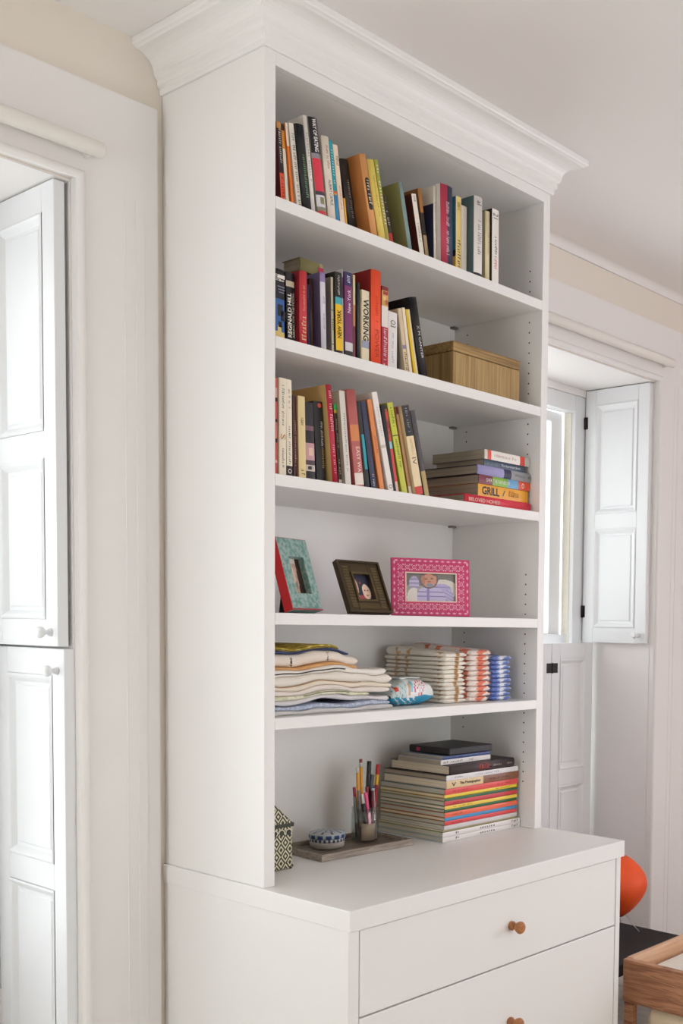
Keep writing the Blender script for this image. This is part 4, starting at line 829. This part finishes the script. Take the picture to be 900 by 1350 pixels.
for i, (lab, xr, th, mt, trim, k) in enumerate(cloths):
    prev = acc[-1]
    bs = prev
    if not callable(th):
        th = (lambda x, t0=th, p=i*1.7: t0*(1+0.20*math.sin(x*34+p)+0.10*math.sin(x*71+2*p)))
    layer('folded_cloth', lab, 'cloth', CG, 0.0335+0.0005*i, xr, 0.040+0.004*(i % 3)+(0.012 if i > 8 else 0), 0.30-(0.03 if i > 7 else 0), bs, th, mt, 0.003, trim)
    def nxt(x, prev=prev, th=th, xr=xr, k=k, i=i):
        t = th(x) if callable(th) else th
        wave = 0.0
        if i == 1: wave = bump(x)
        return prev(x)+t*(1.0)+0.0004+wave
    acc.append(nxt)
# lump at the right end of the white cloth
ll = bpy.data.objects['folded_cloth.007'] if 'folded_cloth.007' in bpy.data.objects else None
for k_, xb in enumerate((0.125, 0.245)):
    bnd = MB(); bz = acc[9]
    bnd.tube([(xb, 0.0545-0.001, bz(xb)+0.004+0.0038*j) for j in range(7)], 0.0024, 6).build('dotted_band', blotch('#2a2622', '#e0d2c0', 260, 0.48, 0.52), bpy.data.objects['folded_cloth.009'])

# ------------------------------------------------------------------ nappies and wipes
def slab(name, w, d, t, mats, seed=1, back=1.35):
    """soft folded nappy: rounded rectangle in plan, thicker towards the back, edges rolled over"""
    mb = MB(); rr = random.Random(seed*7+3); a = [rr.uniform(-3, 3) for _ in range(6)]
    n = 24; ys = [0.0, 0.0012, 0.003, 0.006, 0.012]; m_ = 10
    ys = [y_/d for y_ in ys]+[0.012/d+(1-0.024/d)*k/m_ for k in range(1, m_)]+[1-y_/d for y_ in ys[::-1]]; ny = len(ys)-1
    for v in ys:
        y = d*v; e = min(1.0, min(v, 1-v)*d/(0.9*t))
        k_ = math.sqrt(max(0.0, 1-(1-e)**2))
        th = t*(1+(back-1)*v)*(0.12+0.88*k_); zc = t*(1+(back-1)*v)/2
        wid = w*(0.95+0.05*k_)*(1+0.018*math.sin(a[0]+v*8))
        for k in range(n):
            an = 2*math.pi*k/n; c, s_ = math.cos(an), math.sin(an)
            sx = math.copysign(abs(c)**0.30, c); sz = math.copysign(abs(s_)**0.65, s_)
            mb.v.append((w/2+sx*wid/2+0.0022*math.sin(a[1]+v*13)*abs(c), y+0.0025*math.sin(a[2]+c*5)*(1-v), zc+sz*th/2+0.0007*math.sin(a[3]+c*5+v*9)))
    for j in range(ny):
        for k in range(n): mb.quad((j*n+k, j*n+(k+1) % n, (j+1)*n+(k+1) % n, (j+1)*n+k), 0, True)
    mb.quad(list(range(n))[::-1]); mb.quad([ny*n+k for k in range(n)])
    return mb.build(name, mats)
ORD = ['bottom', 'second from bottom', 'third from bottom', 'fourth from bottom', 'fifth from bottom', 'sixth from bottom', 'seventh from bottom', 'fifth from top', 'fourth from top', 'third from top', 'second from top', 'top']
def nappies(n, x0, y0, w, d, t, mats, what, group, back=1.3):
    z = SH[5]+0.0008; rr = random.Random(n+int(x0*100)); tilt = 0.0
    names = ORD[:n-5]+ORD[-5:]
    for i in range(n):
        ti = t*rr.uniform(0.93, 1.07)
        bk = back if i == n-1 else 1.0
        o = slab('nappy', w*(1+rr.uniform(-.03, .02)), d*(1+rr.uniform(-.02, .02)), ti, mats, i+int(x0*100), bk)
        o.location = (x0+rr.uniform(-.002, .003), y0+rr.uniform(-.004, .003), z); o.rotation_euler = (tilt, 0, rr.uniform(-.02, .02))
        flap = slab('tab', w*0.5, d*0.22, ti*0.16, mats, i, 1.0); flap.parent = o; flap.location = (w*0.25, d*0.62, ti*(1+(bk-1)*0.7)-ti*0.20); flap.rotation_euler = (math.atan((bk-1)*ti/d), 0, 0)
        tag(o, what % names[i], 'nappy', group)
        z += ti*1.0+0.0002
CRM = blotch('#f6f0e6', '#dfbf9a', 30, 0.60, 0.65, 0.85, '#b98f60')
CRL = blotch('#f4e9e2', '#ea8a70', 34, 0.54, 0.58, 0.85)
BLU = blotch('#6a82c8', '#8fa4dc', 36, 0.44, 0.54, 0.85, '#eef0f6')
nappies(12, 0.712, 0.072, 0.092, 0.262, 0.0125, CRM, 'folded cream nappy with tan print, %s of the left stack', 'cream nappies in the left stack', 2.6)
nappies(10, 0.816, 0.060, 0.094, 0.262, 0.0158, CRL, 'folded coral-printed nappy, %s of the middle stack', 'coral nappies in the middle stack', 2.2)
nappies(10, 0.920, 0.062, 0.090, 0.200, 0.0138, BLU, 'folded blue-printed nappy, %s of the right stack', 'blue nappies in the right stack', 1.3)

def wipes():
    root = empty('wipes_packet', (0.500, 0.066, SH[5]+0.0008), math.radians(4)); tag(root, 'soft packet of baby wipes in teal and white with red sunburst beside nappies', 'wipes packet')
    w, d, h = 0.185, 0.115, 0.078
    nx, nr = 72, 56; vs, fs, cs = [], [], []
    for i in range(nx+1):
        f = i/nx; e = math.sin(math.pi*min(1, max(0, f)))**0.28 if 0 < f < 1 else 0
        e = max(e, 0.12)
        for k in range(nr):
            a = 2*math.pi*k/nr; c, s = math.cos(a), math.sin(a)
            y = d/2+math.copysign(abs(c)**0.55, c)*d/2*(0.75+0.25*e); z = h/2+math.copysign(abs(s)**0.6, s)*h/2*e
            z += 0.002*math.sin(f*17+k*0.5)*e
            z = max(z, 0.0) if s < 0 else z
            vs.append((w*f, y, z-h/2*(1-e)*0.35))
    zmin = min(v[2] for v in vs); vs = [(x, y, z-zmin) for x, y, z in vs]
    def colr(f, z, y):
        u = f; v = z/h
        wave = 0.36+0.06*math.sin(u*9+1.0)-(0.22*max(0, 0.45-u))
        if v < wave:
            if u < 0.5 and (int(u*40)+int(v*30)) % 5 == 0: return '#e4efee'
            return '#1f8fb4'
        dx, dz = (u-0.60)*1.9, v-0.68; r = math.hypot(dx, dz); an = math.atan2(dz, dx)
        if r < 0.30 and y < d*0.6:
            if int(r*22) % 3 != 0 and math.sin(an*13+int(r*22)) > 0.1: return '#c8324e'
        if abs(u-0.09) < 0.035 and abs(v-0.62) < 0.09: return '#d2483a'
        if abs(u-0.36) < 0.03 and 0.45 < v < 0.85: return '#c9a27c'
        if abs(u-0.42) < 0.03 and 0.55 < v < 0.9: return '#6db8cc'
        if u < 0.3: return '#c4d0cc' if (int(u*60)+int(v*24)) % 7 else '#6aa8b4'
        return '#e4e6e4'
    for i in range(nx):
        for k in range(nr):
            q = (i*nr+k, i*nr+(k+1) % nr, (i+1)*nr+(k+1) % nr, (i+1)*nr+k); fs.append(q)
            z = sum(vs[j][2] for j in q)/4; y = sum(vs[j][1] for j in q)/4
            cs.append(lin(colr((i+.5)/nx, z, y)))
    me = bpy.data.meshes.new('packet'); me.from_pydata(vs, [], fs); me.materials.append(printed(0.3))
    ca = me.color_attributes.new('Col', 'FLOAT_COLOR', 'CORNER')
    for p, c in zip(me.polygons, cs):
        for li in p.loop_indices: ca.data[li].color = c
        p.use_smooth = True
    o = bpy.data.objects.new('packet', me); COL.objects.link(o); o.parent = root
    box('lid_flap', w*0.3, w*0.78, d*0.25, d*0.75, h*1.0, h*1.0+0.003, plain('#dfe6e6', 0.35), root, 0.001)
    box('end_seal', w-0.002, w+0.008, d*0.12, d*0.88, h*0.30, h*0.33, plain('#cfe0e2', 0.4), root)
wipes()

# ------------------------------------------------------------------ things on the countertop
def house_box():
    root = empty('house_box', (0.048, 0.124, CZ)); tag(root, 'house-shaped box with green and cream diamond pattern by left bookcase side', 'box')
    dm = diamonds('#2f3324', '#d6cfae', 0.029); w, d, hw, ha = 0.138, 0.110, 0.120, 0.186
    box('body', 0, w, 0, d, 0.0015, hw, dm, root, 0.0015)
    mb = MB(); e = 0.003; x0, x1, xm = -e, w+e, w/2
    mb.v = [(x0, -e, hw+0.0005), (x1, -e, hw+0.0005), (xm, -e, ha), (x0, d+e, hw+0.0005), (x1, d+e, hw+0.0005), (xm, d+e, ha)]
    for q in ((0, 1, 2), (3, 5, 4), (0, 3, 4, 1), (1, 4, 5, 2), (0, 2, 5, 3)): mb.quad(q)
    mb.build('roof', dm, root)
    box('eave_band', -e, w+e, -e-0.0008, d+e, hw-0.006, hw+0.004, plain('#33362a', 0.6), root)
    for k in range(6):
        xc = 0.012+k*0.0228; arch = MB()
        for a0 in range(8):
            t0, t1 = math.pi*a0/8, math.pi*(a0+1)/8; b = len(arch.v)
            for r, t_ in ((0.0085, t0), (0.0108, t0), (0.0108, t1), (0.0085, t1)): arch.v.append((xc+r*math.cos(t_), -0.001, hw-0.022+r*math.sin(t_)))
            arch.quad((b, b+1, b+2, b+3))
        arch.build('arch_print', plain('#dcd5b8', 0.5), root)
        MB().lathe([(0.0075, 0), (0.0075, 0.0006)], 12, 'Y', (xc, 0.0, hw-0.021)).build('window_print', plain('#23261c', 0.5), root)
    for xx in (0.004, w-0.004): MB().lathe([(0.004, 0), (0.005, 0.003), (0.003, 0.006)], 10, 'Z', (xx, 0.003, 0.0)).build('foot', plain('#2a2d22', 0.5), root)
    box('latch', w, w+0.006, 0.002, 0.008, 0.003, 0.010, plain('#3c3c30', 0.4), root, 0.001)
house_box()
def tray():
    root = empty('tray', (0.286, 0.122, CZ), math.radians(-3)); tag(root, 'grey weathered wooden tray holding the pen jar on the countertop', 'tray')
    m = wood('#5d5148', '#84776a', (4, 60, 60), 0.55, 1.5); w, d = 0.334, 0.200
    box('base', 0.006, w-0.006, 0.006, d-0.006, 0.0005, 0.0065, m, root)
    for n_, a in (('rim', (0, w, 0, 0.006)), ('rim', (0, w, d-0.006, d)), ('rim', (0, 0.006, 0.006, d-0.006)), ('rim', (w-0.006, w, 0.006, d-0.006))):
        box(n_, *a, 0.0, 0.0195, wood('#8a7d70', '#aba094', (6, 60, 60), 0.55, 1.5), root, 0.0015)
tray()
TZ = CZ+0.0068
def trinket():
    root = empty('trinket_box', (0.410, 0.245, TZ)); tag(root, 'round lidded trinket box with blue and white pattern on the tray', 'trinket box')
    rx = 0.050
    wht = plain('#aeb2b5', 0.45); blu = plain('#2f4a7a', 0.45); dk = plain('#2a3146', 0.45)
    MB().lathe([(0.044, 0), (0.049, 0.004), (0.050, 0.012), (0.050, 0.020)], 40, 'Z', m=0).build('base', plain('#a59d94', 0.5), root)
    MB().lathe([(0.0485, 0.020), (0.0505, 0.0205), (0.0505, 0.029), (0.0488, 0.0295)], 48, 'Z', m=0, msel=lambda i, k: 1 if (i == 1 and k % 2) else 0).build('band', [wht, dk], root)
    MB().lathe([(0.050, 0.030), (0.0525, 0.0305), (0.0525, 0.041), (0.050, 0.045), (0.034, 0.049), (0.017, 0.0505), (0.004, 0.051)], 40, 'Z', m=0, msel=lambda i, k: (1 if (i == 1 and (k//1) % 3 != 0) else (2 if i >= 3 and (k*7+i*5) % 4 == 0 else 0))).build('lid', [wht, blu, plain('#4a5468', 0.45)], root)
trinket()
def pen_jar():
    cx, cy = 0.540, 0.228
    root = empty('jar', (cx, cy, TZ)); tag(root, 'clear glass jar crowded with pens on the tray', 'jar')
    r = 0.040; h = 0.104
    g = glass(0.03, (0.90, 0.93, 0.92, 1), 0.3)
    MB().lathe([(r*0.9, 0.0), (r, 0.004), (r, h*0.80), (r*0.93, h*0.86), (r*0.93, h), (r*0.97, h), (r*0.97, h-0.003), (r*0.90, h-0.003), (r*0.90, h*0.86), (r-0.003, h*0.79), (r-0.003, 0.006), (0.001, 0.005)], 32, 'Z', cap=False).build('glass_wall', g, root)
    for zz in (0.090, 0.097): MB().lathe([(r*0.94, zz), (r*0.985, zz+0.0015), (r*0.94, zz+0.003)], 32, 'Z', cap=False).build('thread_ring', g, root)
    # paper label wrapped inside the front of the glass
    mb = MB(); n = 14
    for k in range(n+1):
        a = math.radians(-150+75*k/n); 
        for z in (0.008, 0.058): mb.v.append(((r-0.0045)*math.cos(a), (r-0.0045)*math.sin(a), z))
        for z in (0.058, 0.008): mb.v.append(((r-0.0050)*math.cos(a), (r-0.0050)*math.sin(a), z))
    for k in range(n):
        b = k*4
        for j in range(4): mb.quad((b+j, b+(j+1) % 4, b+4+(j+1) % 4, b+4+j), 0, True)
    mb.quad((0, 1, 2, 3)); mb.quad((n*4, n*4+1, n*4+2, n*4+3))
    mb.build('paper_label', plain('#d9b8a0', 0.7), root)
    PG = 'pens and pencils standing in the jar'
    def stick(name, label, cat, top, bottom, segs, rad, cap=None):
        """segs: [(fraction, colour, radius factor)] from bottom to top"""
        p0 = Vector((cx+bottom[0], cy+bottom[1], TZ+0.0075)); p1 = Vector((cx+top[0], cy+top[1], TZ+top[2])); L_ = (p1-p0).length
        e = empty(name, p0); q = Vector((0, 0, 1)).rotation_difference((p1-p0).normalized()); e.rotation_mode = 'QUATERNION'; e.rotation_quaternion = q
        tag(e, label, cat, PG); z = 0.0
        for f, hx, rf, pn in segs:
            MB().lathe([(rad*rf*0.9, z), (rad*rf, z+0.001), (rad*rf, f*L_-0.001), (rad*rf*0.92, f*L_)], 12, 'Z').build(pn, plain(hx, 0.35), e); z = f*L_
    stick('pencil', 'tall yellow pencil with pink eraser in the jar', 'pencil', (-0.010, 0.008, 0.247), (-0.004, 0.004), [(.90, '#e6a01e', 1, 'barrel'), (.955, '#c9c6c0', 1.05, 'ferrule'), (1, '#8c3a3c', .95, 'eraser')], 0.0050)
    stick('pencil', 'shorter yellow pencil with metal tip behind the tall one', 'pencil', (-0.022, 0.010, 0.222), (-0.014, 0.008), [(.93, '#dd9a22', 1, 'barrel'), (1, '#d8d2c4', .9, 'tip')], 0.0047)
    stick('marker', 'tall matt black marker standing in the jar', 'marker', (0.022, 0.006, 0.238), (0.000, -0.004), [(.62, '#26262a', 1, 'barrel'), (1, '#232327', 1.12, 'cap')], 0.0062)
    stick('pen', 'dark grey capped pen leaning right of the black marker', 'pen', (0.028, 0.000, 0.198), (0.012, 0.004), [(.7, '#3a3a3e', 1, 'barrel'), (1, '#55565a', 1.25, 'cap')], 0.0056)
    stick('pen', 'red pen with yellow band leaning right out of the jar', 'pen', (0.058, 0.006, 0.225), (0.022, -0.008), [(.72, '#a8242a', 1, 'barrel'), (.86, '#e8b02c', 1.02, 'band'), (1, '#c22a32', .95, 'cap')], 0.0060)
    stick('highlighter', 'bright pink highlighter at the front of the jar', 'highlighter', (-0.016, -0.020, 0.150), (0.002, -0.028), [(.55, '#ea4f8a', 1.15, 'barrel'), (1, '#ee5c92', .8, 'cap')], 0.0068)
    stick('pen', 'slim grey pen with red tip at left of the jar', 'pen', (-0.039, 0.004, 0.166), (-0.026, 0.004), [(.82, '#6d6a6a', 1, 'barrel'), (1, '#93303c', .95, 'cap')], 0.0050)
    stick('pen', 'silver grey pen beside the slim left one in the jar', 'pen', (-0.034, -0.010, 0.158), (-0.024, -0.012), [(.8, '#77757a', 1, 'barrel'), (1, '#8a888c', .8, 'cap')], 0.0047)
    stick('pen', 'black ballpoint pen left of the pink highlighter', 'pen', (-0.028, -0.018, 0.146), (-0.012, -0.024), [(.8, '#1c1c20', 1, 'barrel'), (1, '#d8d6d2', .6, 'button')], 0.0056)
    stick('pen', 'dark red pen in the middle of the jar', 'pen', (0.004, -0.004, 0.164), (0.006, -0.014), [(.85, '#4a1c28', 1, 'barrel'), (1, '#93273c', .9, 'cap')], 0.0060)
    stick('pen', 'maroon pen at right of the pink highlighter', 'pen', (0.012, -0.018, 0.152), (0.014, -0.024), [(.85, '#6a2430', 1, 'barrel'), (1, '#5a1c28', .9, 'cap')], 0.0060)
    stick('pen', 'white pen with rounded end at right of the jar', 'pen', (0.020, -0.012, 0.158), (0.024, -0.020), [(.85, '#d9d8da', 1, 'barrel'), (1, '#c6c6ca', 1.1, 'cap')], 0.0050)
    stick('paintbrush', 'tan wooden paintbrush at the right rim of the jar', 'paintbrush', (0.044, 0.004, 0.160), (0.028, 0.006), [(.8, '#c9a468', 1, 'handle'), (.92, '#c8c6c2', 1.05, 'ferrule'), (1, '#3a4a86', 1.1, 'tip')], 0.0050)
pen_jar()

# ------------------------------------------------------------------ beside the dresser
be = empty('low_bench', (1.70, 0.16, 0.0)); tag(be, 'low black bench below the right window beside the dresser', 'bench')
blk = plain('#0f0e12', 0.7, vary=0.15, scale=40)
box('seat', -0.28, 0.29, -0.20, 0.235, 0.205, 0.25, blk, be, 0.006, 3)
for sx in (-0.26, 0.235):
    for sy in (-0.18, 0.18): box('leg', sx, sx+0.035, sy, sy+0.035, 0.0, 0.204, blk, be, 0.002)
def lamp():
    root = empty('table_lamp', (1.885, 0.235, 0.2503)); tag(root, 'orange paper lantern lamp on wire legs standing on the black bench', 'lamp')
    prof = []
    for k in range(15):
        t = k/14; a = math.pi*t
        prof.append((0.035+0.090*math.sin(a)**0.85*(1.0-0.10*math.cos(a)), 0.058+0.245*t))
    m = plain('#f0561f', 0.6, vary=0.08, scale=30, bump=0.2)
    mb = MB().lathe(prof, 26, 'Z', cap=False, msel=lambda i, k: 0)
    o = mb.build('shade', m, root); sd = o.modifiers.new('wall', 'SOLIDIFY'); sd.thickness = 0.0012
    for k in range(4):
        a = math.radians(20+90*k); MB().tube([(0.034*math.cos(a), 0.034*math.sin(a), 0.075), (0.070*math.cos(a), 0.070*math.sin(a), 0.030), (0.100*math.cos(a), 0.100*math.sin(a), 0.0022)], 0.0018, 6).build('leg', plain('#c9c6c4', 0.3, metal=0.8), root)
    MB().lathe([(0.022, 0.078), (0.024, 0.080), (0.024, 0.118), (0.018, 0.12)], 16, 'Z').build('lamp_holder', plain('#e9e6e0', 0.4), root)
    for zz, rr_ in ((0.0585, 0.0355), (0.3025, 0.0355)):
        n_ = 24; MB().tube([(rr_*math.cos(2*math.pi*k/n_), rr_*math.sin(2*math.pi*k/n_), zz) for k in range(n_+1)], 0.0014, 6).build('rim_wire', plain('#c9c6c4', 0.3, metal=0.8), root)
lamp()
def bed():
    root = empty('child_bed', (1.245, -0.235, 0.0)); tag(root, "low pale wooden child's bed with raised rails at right of dresser", 'bed')
    wd_ = wood('#8d5b40', '#b8845f', (1.2, 1.2, 14), 0.45, 5.0); wl = wood('#c99c78', '#dcb594', (1.0, 20, 20), 0.45, 2.0)  # side-rail and leg wood darkened, their shade put into the colour
    Lx, Ly = 0.95, 1.35
    box('side_rail', 0.0, 0.024, -Ly, 0.0, 0.237, 0.378, wd_, root, 0.003); box('side_rail', Lx-0.024, Lx, -Ly, 0.0, 0.237, 0.378, wd_, root, 0.003)
    box('end_rail', 0.0242, Lx-0.0242, -0.024, 0.0, 0.237, 0.380, wl, root, 0.003); box('end_rail', 0.0242, Lx-0.0242, -Ly, -Ly+0.024, 0.237, 0.380, wl, root, 0.003)
    for x in (0.003, Lx-0.035):
        for y in (-0.036, -Ly+0.004): box('leg', x, x+0.032, y, y+0.032, 0.0, 0.2365, wd_, root, 0.003)
    for k in range(9): box('slat', 0.0245, Lx-0.0245, -0.16-k*0.138, -0.09-k*0.138, 0.245, 0.262, wl, root, 0.002)
    box('lower_board', 0.03, Lx-0.03, -Ly+0.08, -0.08, 0.05, 0.066, wl, root, 0.002)
    for y in (-0.078, -Ly+0.070): box('cross_bar', 0.03, Lx-0.03, y, y+0.008, 0.03, 0.07, wl, root)
    mt = box('mattress', 1.245+0.034, 1.245+Lx-0.034, -0.235-Ly+0.034, -0.235-0.034, 0.2635, 0.338, plain('#e6ded4', 0.9, bump=0.3, scale=120), None, 0.02, 4)
    tag(mt, "thin white mattress lying inside the low wooden child's bed", 'mattress')
    MB().tube([(1.245+0.05+k*0.08, -0.235-0.0343, 0.300) for k in range(11)], 0.0016, 6).build('piping', plain('#cfc6ba', 0.9), mt)
    cr = plain('#e2cfb0', 0.9, bump=0.3, scale=150)
    def roll(lab, x, z, r):
        prof = [(r*0.2, 0.004), (r*0.55, -0.002), (r*0.9, 0.0), (r, 0.012), (r*1.0, 0.35), (r, 0.69), (r*0.85, 0.70)]
        o = MB().lathe(prof, 26, 'Y', (0, 0, 0)).build('rolled_blanket', cr); o.location = (x, -0.330, z); tag(o, lab, 'blanket', 'rolled blankets under the bed')
        pts = [(r*(0.15+0.8*k/40)*math.cos(k*0.45), 0.0035, r*(0.15+0.8*k/40)*math.sin(k*0.45)) for k in range(41)]
        MB().tube(pts, 0.002, 5).build('rolled_edge', plain('#c9b28e', 0.9), o)
    roll('rolled cream blanket on top of the other one under the bed', 1.300, 0.1935, 0.0415)
    roll('rolled cream blanket lying beneath another roll under the bed', 1.300, 0.1088, 0.0420)
bed()
